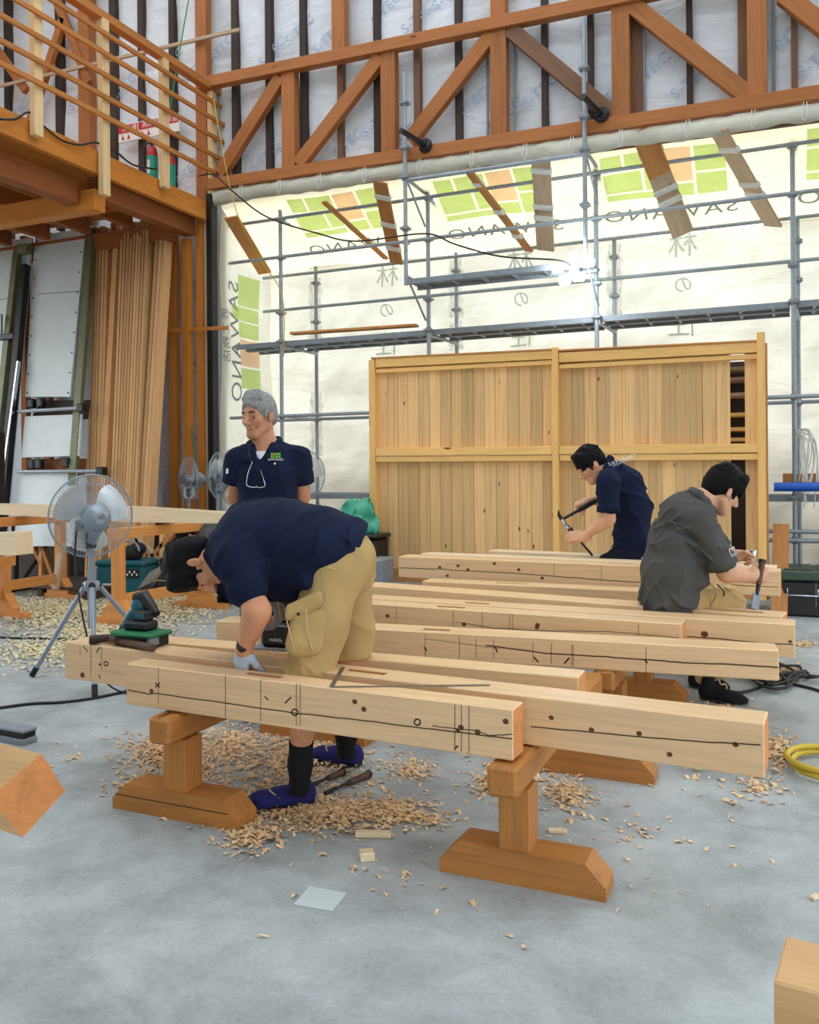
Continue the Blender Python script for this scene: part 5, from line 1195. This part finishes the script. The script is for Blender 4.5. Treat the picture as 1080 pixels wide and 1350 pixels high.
for f in (fL,fR): shoe(om,f-tf*.08,f+tf*.18,'sock')
def on_chest(u,v,dd=-.165): return PD(u,v,dd)
# logo, buttons, pocket, glasses on a cord
g=[on_chest(*q,dd=-.178) for q in ((357,597),(370,597),(370,604.5),(357,604.5))]
def patch(px,mat,name,dd=-.178,par=shirt,th=.003):
    P=[PD(u,v,dd) for u,v in px]; o=P[0].copy(); n=len(P); vs=[p-o for p in P]+[p-o+FC*th for p in P]
    ob=MB().add(vs,[tuple(range(n)),tuple(range(2*n-1,n-1,-1))]+[(i,n+i,n+(i+1)%n,(i+1)%n) for i in range(n)]).build(name,mat,par,Matrix.Translation(o)); return ob
LGm=plain('logo_green',(96,190,60),.7); LOm=plain('logo_orange',(226,110,70),.7)
ddc=-.172
for (a,b,c_,d_,m) in ((357,597,360,600,LGm),(360.6,597,363,602,LOm),(363.6,597,370,600,LGm),(357,600.7,360,604,LGm),(360.6,602.7,363,604,LGm),(363.6,600.7,366.6,604,LGm),(367.2,600.7,370,604,LGm)):
    patch([(a,b),(c_,b),(c_,d_),(a,d_)],m,'logo_square',ddc)
text_on('logo_text','SAWANO',.016,lambda a,b:PD(363.5,606,ddc)+RC*a*1.2+UP*b,M['tee'],shirt)
patch([(298,618),(301,617.5),(301,624),(298,624.5)],M['tee'],'sleeve_badge',-.09)
MB().ball(PD(362.3,611.2,-.165),.006,8,5).build('button',M['tee'],shirt)
polyline_on('pocket_flap',[PD(312,621,-.115),PD(318,624,-.135),PD(327,619,-.155)],.002,M['navydk'],shirt); polyline_on('placket',[PD(341.5,600,-.15),PD(342,640,-.172),PD(342,675,-.165)],.002,M['navydk'],shirt)
gl=thing('eyeglasses','thin framed eyeglasses hanging open on the old man\'s chest','glasses',PD(338,638,-.2))
GD=-.192
wire('frame_front',[PD(325,637,GD),PD(326,640.5,GD),PD(331,642,GD),PD(336.5,642.5,GD),PD(338,641,GD),PD(340,642.8,GD),PD(345,642.5,GD),PD(349,641.5,GD),PD(349.5,639,GD)],.0022,M['chrome'],gl,6,4)
wire('temple_arm',[PD(325,637,GD),PD(327,624,GD),PD(331,613,GD+.01),PD(332.5,609,GD+.02)],.002,M['chrome'],gl,6,4); wire('temple_arm',[PD(349.5,639,GD),PD(347,630,GD),PD(343.5,620,GD+.01)],.002,M['chrome'],gl,6,4)
wire('neck_cord',[PD(332,610,GD+.02),PD(328.5,600,-.16),PD(329,590,-.12),PD(331,584,-.08)],.0016,M['lead'],gl,5,4)
# ---------------------------------------------------------------- man bending low over the timbers
D=3.45
def PD(u,v,d=0): return at_d(u,v,D+d)
bp=thing('person','man in navy tee and khaki cargo shorts bending double over the front timbers','person',(PD(400,1060).x,PD(400,1060).y,0))
hc=PD(262,745,.02)
H=Fr(hc,UP*-.96+RC*.30-FC*.12,-RC*.93-UP*.30+FC*.02,1.02)
nb=PD(291,737,.02)
hip=PD(449,742,.10); chs=PD(335,712,.06)
nsh=PD(311,738,-.12); fsh=PD(318,722,.24)
nel=PD(339,805,-.20); nwr=PD(323,853,-.10); fel=PD(352,790,.30); fwr=PD(352,790,.2)
nhip=PD(437,762,.0); fhip=PD(457,760,.22)
nkn=PD(402,880,-.13); fkn=PD(462,868,.26); nan=PD(395,1030,-.02); fan_=PD(456,985,.40)
body=Solid(); head(body,H,nb,.056)
body.chain([nb,chs,mid(chs,hip,.6),hip],[.055,.09,.095,.11],.05,(FC,1.3)); core=Solid().chain([chs,mid(chs,hip,.6),hip],[.09,.095,.11],.05,(FC,1.3)).cap(nsh,mid(nsh,nel,.4),.05,.048)
body.chain([nsh,nel,nwr],[.050,.047,.030],.03); body.cap(mid(nel,nwr,.1),mid(nel,nwr,.45),.044,.040,.03)
fwr=PD(357,778,.14); fel=PD(345,770,.30); body.chain([fsh,fel,fwr],[.048,.040,.03],.03)
hand(body,nwr,-UP*.8-RC*.25+FC*.3,FC*.4-UP*.6,(.5,.6,.4),1); hand(body,fwr,-UP*.75+RC*.35-FC*.1,FC*.1-RC*.8-UP*.2,(.6,.7,.5),-1)
for hp,kn,an in ((nhip,nkn,nan),(fhip,fkn,fan_)):
    body.chain([hp,kn,an],[.085,.056,.036],.03); body.cap(mid(kn,an,.18)+RC*.025,mid(kn,an,.5)+RC*.018,.050,.040,.04)
solid_mesh('body',body,.0055,M['skinb'],bp); eyes(H,bp); hair_young(H,bp,3)
# t-shirt: rounded back, hem hanging off the belly
S=Solid(); FL=(FC,1.28)
back=[PD(306,730,.05),PD(332,712,.05),PD(372,708,.06),PD(412,716,.07),PD(440,728,.08)]
S.chain(back,[.110,.145,.150,.148,.132],.05,FL)
S.chain([PD(345,738,.05),PD(385,752,.06),PD(404,752,.06)],[.11,.105,.085],.06,FL)
S.cap(PD(392,752,.02),PD(404,771,-.12),.06,.02,.06); S.cap(PD(350,745,.05),PD(378,770,.05),.09,.06,.06,FL)
S.cap(PD(440,728,.08),PD(462,718,.09),.135,.115,.06,FL)
S.cap(PD(306,728,-.05),nsh,.085,.074,.06); S.cap(nsh,mid(nsh,nel,.55),.078,.082,.05); S.cap(PD(310,722,.2),fsh,.08,.075,.06); S.cap(fsh,mid(fsh,fel,.7),.078,.08,.05)
S.cap(PD(300,735,.03),PD(291,739,.03),.078,.066,.05)
q=mid(nsh,nel,.55); S2=S
S.under(core); S.late(PD(262,745,.02),PD(282,742,.02),.07,.055,.01); cutn=nrm(RC*.93-UP*.30); S.cut(PD(478,716,.05),cutn,.01)
tee=solid_mesh('tee_shirt',S,.0065,M['navy'],bp,folds(.012,((75,30,-22),0,1),((40,22,70),1.4,.7),((-70,28,50),2.2,.6)))
# shorts
K=Solid(); K.cap(PD(455,738,.04),PD(458,736,.16),.122,.122,.06); K.cap(PD(440,745,.02),PD(445,742,.18),.11,.11,.06)
nk2=PD(406,890,-.115); fk2=PD(463,880,.26)
K.chain([nhip,mid(nhip,nk2,.5),nk2],[.118,.105,.100],.05); K.chain([fhip,mid(fhip,fk2,.5),fk2],[.118,.10,.092],.05)
K.cut(PD(405,893,-.1),-UP,.004); 
sh=solid_mesh('cargo_shorts',K,.0065,M['khaki'],bp,folds(.009,((50,25,70),0,1),((90,18,14),1,.8),((-34,50,60),2,.8)))
def sd(u,v,d): return PD(u,v,d)
# cargo pocket with flap, back pocket, seams
pk=Solid(); pk.cap(PD(399,812,-.155),PD(392,850,-.195),.040,.046,.02,(FC,.55)); pk.cap(PD(418,816,-.165),PD(410,850,-.19),.040,.044,.02,(FC,.55)); solid_mesh('cargo_pocket',pk,.006,M['khaki'],sh)
fp=Solid()
for k_ in range(4): fp.cap(PD(380.5+k_*.6,814-k_*4.5,-.176+k_*.004),PD(420,797-k_*4.5,-.172+k_*.004),.013,.013,.012,(FC,.7))
fl=solid_mesh('pocket_flap',fp,.005,M['khaki'],sh); MB().ball(PD(393.5,809.5,-.197),.007,8,5).build('snap',M['dsteel'],fl)
for pts in ([(378,818,-.2),(385,845,-.225),(388,858,-.225)],[(404,802,-.2),(405,830,-.215),(412,858,-.22)],[(470,742,-.02),(468,770,.0),(455,805,.02),(440,850,.02)],[(431,748,-.128),(450,751,-.1),(462,743,-.05)]):
    wire('seam',[PD(*q) for q in pts],.0028,M['stitch'],sh,5,4)
wire('waist_string',[PD(364,785,.02),PD(368,800,.0),PD(370,815,.0)],.005,M['khaki'],sh)
for an,kn in ((nan,nkn),(fan_,fkn)):
    z=Solid(); up_=nrm(kn-an); z.chain([an-UP*.02,mid(an,kn,.16),mid(an,kn,.40)],[.043,.045,.050],.03); z.cut(mid(an,kn,.36),up_,.004); solid_mesh('sock',z,.005,M['sock'],bp,folds(.0012,((0,0,300),0,1)))
nh=on_z(414,1058); nt=on_z(318,1069); fh=on_z(476,1010); ft=on_z(405,1001)
for (a,b) in ((nh,nt),(fh,ft)):
    t,P=shoe(bp,a,b,'shoeblue',wd=.047)
    wire('welt',[P(.5,-.045,.05),P(.62,-.01,.075),P(.5,.04,.05)],.003,M['stitch'],t)
    if a is nh: MB().cbox((-.014,-.003,-.006),(.014,.003,.006),.001,Matrix.Translation(P(.2,.047,.055))@Matrix.Rotation(math.atan2(-(b-a).y,-(b-a).x),4,'Z')).build('heel_tab',plain('yellow_tab',(232,200,40),.6),t)
# gloves
g=Solid(); hand(g,nwr,-UP*.8-RC*.25+FC*.3,FC*.4-UP*.6,(.5,.6,.4),1,1.10); g.cut(nwr,UP,.004); solid_mesh('work_glove',g,.005,cloth('pale_blue_glove',(190,206,226)),bp)
g=Solid(); hand(g,fwr,-UP*.75+RC*.35-FC*.1,FC*.1-RC*.8-UP*.2,(.6,.7,.5),-1,1.12); solid_mesh('work_glove',g,.005,M['glove'],bp)
d=nrm(nel-nwr); Mx,_=frame(nwr+d*.0,nwr+d*.05,FC); wt=MB().lathe([(.03,0),(.036,0),(.036,.028),(.03,.028)],20,Mx@Matrix.Rotation(math.pi/2,4,'Y')).build('wristwatch',M['black'],bp)
# power planer he is guiding
pl=thing('power_planer','black electric power planer pressed on the timber by the bending man','planer',on_z(355,862,.55))
Mp=Matrix.Translation(on_z(340,858,.548)+FC*.02)@Matrix.Rotation(YAW*.3,4,'Z')
MB().cbox((-.04,0,0),(.16,.10,.012),.003,Mp).build('sole_plate',M['steelgrey'],pl); MB().cbox((.0,.0,.012),(.145,.09,.125),.02,Mp).build('housing',M['black'],pl); MB().cbox((.01,.015,.125),(.15,.08,.145),.01,Mp).build('battery',M['black'],pl)
MB().tube([Mp@Vector(q) for q in ((.02,.045,.13),(.03,.045,.17),(.10,.045,.175),(.13,.045,.14))],.014,10).build('handle',M['black'],pl); MB().cbox((.01,-.004,.108),(.14,.002,.114),.001,Mp).build('trim',M['steelgrey'],pl)
text_on('lettering','makita',.024,lambda a,b:Mp@Vector((.085+a,-.003,.05+b)),M['white'],pl)
# ---------------------------------------------------------------- man in grey sitting on a timber with chisel
D=4.75
def PD(u,v,d=0): return at_d(u,v,D+d)
gp=thing('person','black-haired man in a charcoal work shirt sitting on a timber and chiselling','person',(-.55,5.0,0))
H=Fr(PD(953,646,.0),RC*.84+FC*.22-UP*.52,UP*.86+RC*.50,1.03)
nb=PD(926,660,.0); up1=PD(900,672,.02); ch=PD(893,705,.02); wa=PD(883,755,.02); pe=PD(885,793,.05)
nsh=PD(921,682,-.14); fsh=PD(908,676,.20); nel=PD(958,755,-.16); nwr=PD(990,760,-.06)
fel=PD(958,728,.26); fwr=PD(968,733,.20)
body=Solid(); head(body,H,nb,.056); body.chain([nb,up1,ch,wa,pe],[.055,.075,.09,.098,.11],.05,(FC,1.2)); core=Solid().chain([up1,ch,wa,pe],[.075,.09,.098,.11],.05,(FC,1.2)).cap(nsh,mid(nsh,nel,.65),.05,.047).cap(fsh,mid(fsh,fel,.5),.046,.042)
body.chain([nsh,nel,nwr],[.05,.045,.028],.03); body.cap(mid(nel,nwr,.1),mid(nel,nwr,.45),.043,.037,.03); body.chain([fsh,fel,fwr],[.046,.04,.028],.03)
hand(body,nwr,RC*.95+UP*.08+FC*.1,FC*.8+UP*.0,(1.2,1.35,.9),1,1.05,(.5,.7)); hand(body,fwr,RC*.9,-FC*.6-UP*.5,(1.2,1.3,.9),-1,1.0)
nkn=PD(962,797,.16); fkn=PD(960,790,.50); nfo=PD(940,905,.52); ffo=PD(945,900,.75)
for hp,kn,an in ((PD(890,795,-.02),nkn,nfo),(PD(890,790,.22),fkn,ffo)): body.chain([hp,kn,an],[.085,.055,.038],.03)
solid_mesh('body',body,.0055,M['skin'],gp); eyes(H,gp); hair_young(H,gp,11,length=1.6)
S=Solid(); FL=(FC,1.30)
S.chain([PD(917,672,.02),PD(900,684,.03),PD(893,712,.03),PD(884,755,.03),PD(881,790,.04)],[.085,.122,.142,.150,.158],.05,FL)
S.cap(PD(912,676,-.06),nsh,.075,.075,.06); S.cap(nsh,mid(nsh,nel,.78),.080,.080,.05); S.cap(PD(908,674,.1),fsh,.075,.07,.06); S.cap(fsh,mid(fsh,fel,.75),.072,.07,.05)
S.cap(PD(905,745,-.10),PD(921,765,-.10),.06,.05,.06)
S.cap(PD(905,668,.02),PD(918,662,.02),.085,.075,.05,FL); S.under(core); S.late(nb+UP*.12+RC*.10,nb+RC*.02+UP*.005,.058,.052,.012)
dn=nrm(nel-nsh); S.cut(PD(885,806,0),(-UP+RC*.02),.006)
sh=solid_mesh('work_shirt',S,.0065,M['grey'],gp,folds(.013,((30,14,90),0,1),((80,22,50),1.3,.8),((-60,18,76),2,.8)))
q=mid(nsh,nel,.80); Mx,_=frame(q-dn*.03,q+dn*.05,FC); MB().lathe([(.072,0),(.083,.006),(.084,.058),(.076,.062),(.02,.062)],24,Mx@Matrix.Rotation(math.pi/2,4,'Y')).build('sleeve_hem',M['grey'],sh)
c=Solid(); c.chain([PD(914,652,.10),PD(913,648,.0),PD(921,651,-.075),PD(931,661,-.10),PD(940,673,-.085),PD(942,682,-.05)],[.019,.021,.021,.020,.017,.012],.02); solid_mesh('collar',c,.005,M['grey'],sh)
def patch2(px,mat,name,dd,par,th=.002):
    P=[PD(u,v,dd) for u,v in px]; o=P[0].copy(); n=len(P); return MB().add([p-o for p in P]+[p-o+FC*th for p in P],[tuple(range(n)),tuple(range(2*n-1,n-1,-1))]+[(i,n+i,n+(i+1)%n,(i+1)%n) for i in range(n)]).build(name,mat,par,Matrix.Translation(o))
wire('sleeve_badge',[PD(961.5,724,-.243),PD(968,721,-.243),PD(971,729,-.24),PD(963.5,731.5,-.243),PD(961.5,724,-.243)],.0028,M['tee'],sh,4,1); wire('sleeve_badge',[PD(964,734,-.24),PD(970,731.5,-.238)],.002,M['tee'],sh,4,1)
K=Solid(); K.cap(PD(884,796,.0),PD(888,794,.2),.118,.118,.06)
for hp,kn,an in ((PD(890,797,-.02),nkn,nfo),(PD(890,792,.22),fkn,ffo)): K.chain([hp,kn,mid(kn,an,.75)],[.10,.082,.075],.04)
tr=solid_mesh('trousers',K,.0065,M['khaki'],gp,folds(.009,((90,20,40),0,1),((20,20,90),1,.8)))
for i,u in enumerate((938,948,957)): wire('strap',[PD(u-2,768+i*3,-.06+.08*i),PD(u+7,782,-.045+.09*i),PD(u-1,800,-.03+.09*i)],.005,M['chiselh' if i==1 else 'khaki'],tr)
# boots
for (a,b) in ((on_z(925,921),on_z(986,930)),(on_z(912,905),on_z(960,912))):
    t,P=shoe(gp,a,b,'sock','boot',h=.12,wd=.05); wire('lace',[P(.35,-.03,.12),P(.45,.02,.105),P(.5,-.03,.095),P(.58,.02,.085)],.004,M['stitch'],t)
cf=Solid(); cf.cap(PD(935,905,.52),PD(930,893,.52),.06,.068,.02); solid_mesh('rolled_cuff',cf,.006,M['khaki'],tr,folds(.008,((0,0,110),0,1)))
# chisel in his fist, mallet in the other hand
t0=PD(1005.5,738,-.05); t1=on_z(995,803,.587); dv=t1-t0; f=lambda k:t0+dv*k
t=thing('wide_chisel','wide slick chisel gripped upright by the seated man','chisel',t1)
MB().tube([f(0),f(.03),f(.1),f(.5)],[.013,.019,.016,.014],12).build('handle',M['chiselh'],t); MB().tube([f(0),f(.06)],.020,12).build('hoop',M['dsteel'],t); MB().tube([f(.48),f(.72)],[.012,.009],10).build('neck',M['dsteel'],t)
MM,L=frame(f(.68),f(1.0),FC); MB().cbox((0,-.022,-.004),(L,.022,.004),.002,MM).build('blade',M['steelgrey'],t)
ml=thing('mallet','steel headed mallet held behind the seated man\'s forearm','mallet',PD(992,733,.15))
a=PD(993,725,.18); b=PD(992,742,.18); MB().tube([a,a+(b-a)*.06,a+(b-a)*.94,b],[.019,.022,.022,.019],18).build('head',M['chrome'],ml); MB().tube([PD(992,733,.18),PD(975,732,.20),PD(955,731,.22)],[.010,.013,.014],10).build('handle',M['chiselh'],ml)
# ---------------------------------------------------------------- man in navy hammering a chisel
D=6.4
def PD(u,v,d=0): return at_d(u,v,D+d)
b0=PD(835,800); hp_=thing('person','black-haired man in navy hammering a chisel behind the raised timbers','person',(b0.x,b0.y,0))
H=Fr(PD(779,613,.0),-RC*.80-FC*.10-UP*.58,UP*.82-RC*.55,1.06)
nb=PD(798,619,.0); ch=PD(822,640,.02); wa=PD(832,690,.02); pe=PD(834,728,.04)
nsh=PD(801,636,-.16); fsh=PD(806,630,.20); nel=PD(803,684,-.20); nwr=PD(769,708,-.10); fel=PD(792,660,.28); fwr=PD(775,661,.14)
body=Solid(); head(body,H,nb,.056); body.chain([nb,ch,wa,pe],[.055,.088,.095,.11],.05,(FC,1.2)); core=Solid().chain([ch,wa,pe],[.088,.095,.11],.05,(FC,1.2)).cap(nsh,mid(nsh,nel,.5),.05,.046).cap(fsh,mid(fsh,fel,.5),.048,.045)
body.chain([nsh,nel,nwr],[.05,.043,.029],.03); body.cap(mid(nel,nwr,.1),mid(nel,nwr,.45),.042,.036,.03); body.chain([fsh,fel,fwr],[.048,.041,.029],.03)
hand(body,nwr,-RC*.9+UP*.05,FC*.6+RC*.1-UP*.3,(1.15,1.3,.9),-1,1.08,(.5,.6)); hand(body,fwr,-RC*.85-UP*.25,FC*.2-UP*.8,(1.1,1.3,.9),1,1.08,(.4,.7))
gn=[Vector((PD(815,800).x,PD(815,800).y-.02,0)),Vector((PD(850,800).x,PD(850,800).y+.12,0))]
legs=((PD(822,742,-.03),Vector((gn[0].x-.12,gn[0].y-.02,.47)),gn[0]+UP*.08),(PD(842,742,.15),Vector((gn[1].x-.05,gn[1].y,.47)),gn[1]+UP*.08))
for l in legs: body.chain(l,[.085,.055,.038],.03)
solid_mesh('body',body,.006,M['skin'],hp_); eyes(H,hp_); hair_young(H,hp_,5,length=1.3)
S=Solid(); FL=(FC,1.28)
S.chain([PD(810,622,.02),PD(824,638,.03),PD(833,670,.03),PD(834,710,.03),PD(832,733,.03)],[.085,.125,.140,.130,.135],.05,FL)
S.cap(PD(808,626,-.06),nsh,.075,.078,.06); S.cap(nsh,mid(nsh,nel,.66),.082,.080,.05); S.cap(PD(812,624,.1),fsh,.075,.07,.06); S.cap(fsh,mid(fsh,fel,.6),.072,.07,.05)
S.under(core); S.late(nb+UP*.10-RC*.10,nb-RC*.02,.056,.052,.012); S.cut(PD(834,727,0),(-UP),.006)
q=mid(nsh,nel,.74); dn=nrm(nel-nsh)
sh=solid_mesh('work_shirt',S,.0075,M['navy'],hp_,folds(.013,((44,18,70),0,1),((76,22,24),1.3,.8),((-60,18,66),2,.8)))
Mx,_=frame(q-dn*.03,q+dn*.05,FC); MB().lathe([(.07,0),(.084,.006),(.085,.045),(.07,.05),(.02,.05)],24,Mx@Matrix.Rotation(math.pi/2,4,'Y')).build('sleeve_hem',M['navy'],sh)
c=Solid(); c.cap(PD(807,605,.08),PD(804,604,-.03),.02,.02,.02); c.cap(PD(804,604,-.03),PD(798,617,-.09),.02,.018,.02); solid_mesh('collar',c,.006,M['navy'],sh)
text_on('back_print','SAWANO',.034,lambda a,b:PD(820,606,-.16)+nrm(RC*.9+UP*.32)*a*1.4+nrm(UP*.9-RC*.3)*b,M['tee'],sh); text_on('back_print','KOUMUTEN',.02,lambda a,b:PD(821,609.5,-.165)+nrm(RC*.9+UP*.32)*a*1.4+nrm(UP*.9-RC*.3)*b,M['tee'],sh)
K=Solid(); K.cap(PD(830,738,.0),PD(836,738,.16),.13,.13,.05); K.cap(PD(826,738,-.04),PD(800,740,-.06),.11,.06,.08)
for l in legs: K.chain([l[0],l[1],mid(l[1],l[2],.9)],[.115,.085,.07],.04)
K.cut((0,0,.04),(0,0,-1)); solid_mesh('trousers',K,.009,M['navydk'],hp_)
for g_ in gn: shoe(hp_,g_+RC*.07,g_-RC*.20,'sock')
a=PD(786,660,.10); b=PD(741,685,.02); h_=thing('claw_hammer','steel claw hammer swung in the hammering man\'s hand','hammer',PD(765,670,.1))
MB().tube([a,mid(a,b,.25),mid(a,b,.5)],[.014,.020,.017],12).build('grip',M['rubber'],h_); MB().tube([mid(a,b,.5),b],[.012,.011],10).build('shaft',M['dsteel'],h_)
dd=nrm(a-b); hn=nrm(RC*.55-UP*.83); c=b-dd*.0
MB().tube([c-hn*.005,c+hn*.05,c+hn*.055,c+hn*.075],[.016,.014,.019,.020],14).build('head',M['chrome'],h_); MB().tube([c-hn*.0,c-hn*.04,c-hn*.075+dd*.02],[.016,.013,.004],10).build('claw',M['dsteel'],h_)
t0=PD(751,697,-.04); t1=on_z(781,732,.706); d_=t1-t0; f=lambda k:t0+d_*k; t=thing('bench_chisel','brown handled chisel held against the timber by the hammering man','chisel',t1)
MB().tube([f(0),f(.05),f(.4)],[.016,.019,.015],12).build('handle',M['chiselh'],t); MB().tube([f(.0),f(.06)],.02,12).build('hoop',M['dsteel'],t); MB().tube([f(.38),f(.6),f(1)],[.012,.008,.009],10).build('blade',M['dsteel'],t)
# ---------------------------------------------------------------- crouching figure half hidden behind the bending man
D=8.55
cp_=thing('person','crouching man in a grey shirt half hidden behind the bending man\'s head','person',(PD(285,790).x,PD(285,790).y,0))
H=Fr(PD(252,707,.0),-RC*.5-UP*.8-FC*.1,-RC*.8+UP*.45,1.05); nb=PD(264,703,.02); ch=PD(278,704,.05); pe=PD(310,728,.1)
body=Solid(); head(body,H,nb); body.chain([nb,ch,pe],[.06,.1,.12],.05,(FC,1.3)); wr1=PD(272,745,-.15); wr2=PD(268,745,.2)
for s_,e_,w_ in ((PD(270,708,-.16),PD(278,730,-.22),wr1),(PD(272,706,.22),PD(278,730,.25),wr2)): body.chain([s_,e_,w_],[.048,.04,.03],.03)
hand(body,wr1,-UP,FC,(.5,.6,.4),1); hand(body,wr2,-UP,-FC,(.5,.6,.4),-1)
fs_=[on_z(292,797),on_z(303,793)]
for f_,dd_ in ((fs_[0],-.05),(fs_[1],.2)): body.chain([PD(312,735,dd_),Vector((f_.x-.15,f_.y-.05,.42)),Vector((f_.x+.05,f_.y,.08))],[.09,.055,.04],.03)
solid_mesh('body',body,.008,M['skin'],cp_); hair_young(H,cp_,8)
S=Solid(); S.chain([PD(266,705,.03),PD(280,705,.04),PD(308,724,.08)],[.09,.13,.14],.05,(FC,1.28))
for s_,e_ in ((PD(272,708,-.16),PD(278,726,-.22)),(PD(273,706,.22),PD(278,726,.25))): S.cap(s_,e_,.075,.075,.05)
solid_mesh('work_shirt',S,.009,M['grey'],cp_,folds(.006,((20,8,30),0,1),((34,10,10),1.3,.8)))
K=Solid(); K.cap(PD(310,732,.0),PD(314,732,.16),.14,.14,.05)
for f_,dd_ in ((fs_[0],-.05),(fs_[1],.2)): K.chain([PD(312,735,dd_),Vector((f_.x-.15,f_.y-.05,.42)),Vector((f_.x+.05,f_.y,.12))],[.11,.08,.075],.04)
solid_mesh('trousers',K,.01,M['navydk'],cp_)
for f_ in fs_: shoe(cp_,f_+RC*.10,f_-RC*.16,'sock')
q=on_y(478,712,8.35); t=thing('plastic_bag','crumpled green plastic bag left of the partition','bag',(q.x,q.y,0)); BG=plain('green_bag',(70,170,140),.4,0,.2,12)
t2=thing('wheeled_bin','grey bin under the green bag left of the partition','bin',(q.x+.1,q.y-.1,0))
MB().cbox((q.x-.45,q.y-.05,0),(q.x+.18,q.y+.3,.62),.03).build('body',M['dsteel'],t2); MB().cbox((q.x-.47,q.y-.07,.62),(q.x+.2,q.y+.32,.66),.015).build('rim',M['black'],t2)
BS=Solid()
for d,r in (((-.12,.12,.78),(.2,.14,.16)),((-.02,.1,.88),(.12,.1,.14)),((-.2,.1,.92),(.08,.07,.12)),((.02,.08,.72),(.13,.1,.1))): BS.ell((q.x+d[0],q.y+d[1],d[2]),r,None,.06)
solid_mesh('crumpled_film',BS,.012,BG,t,folds(.05,((60,30,40),0,1),((-40,50,60),1,1),((30,-60,50),2,.8)))
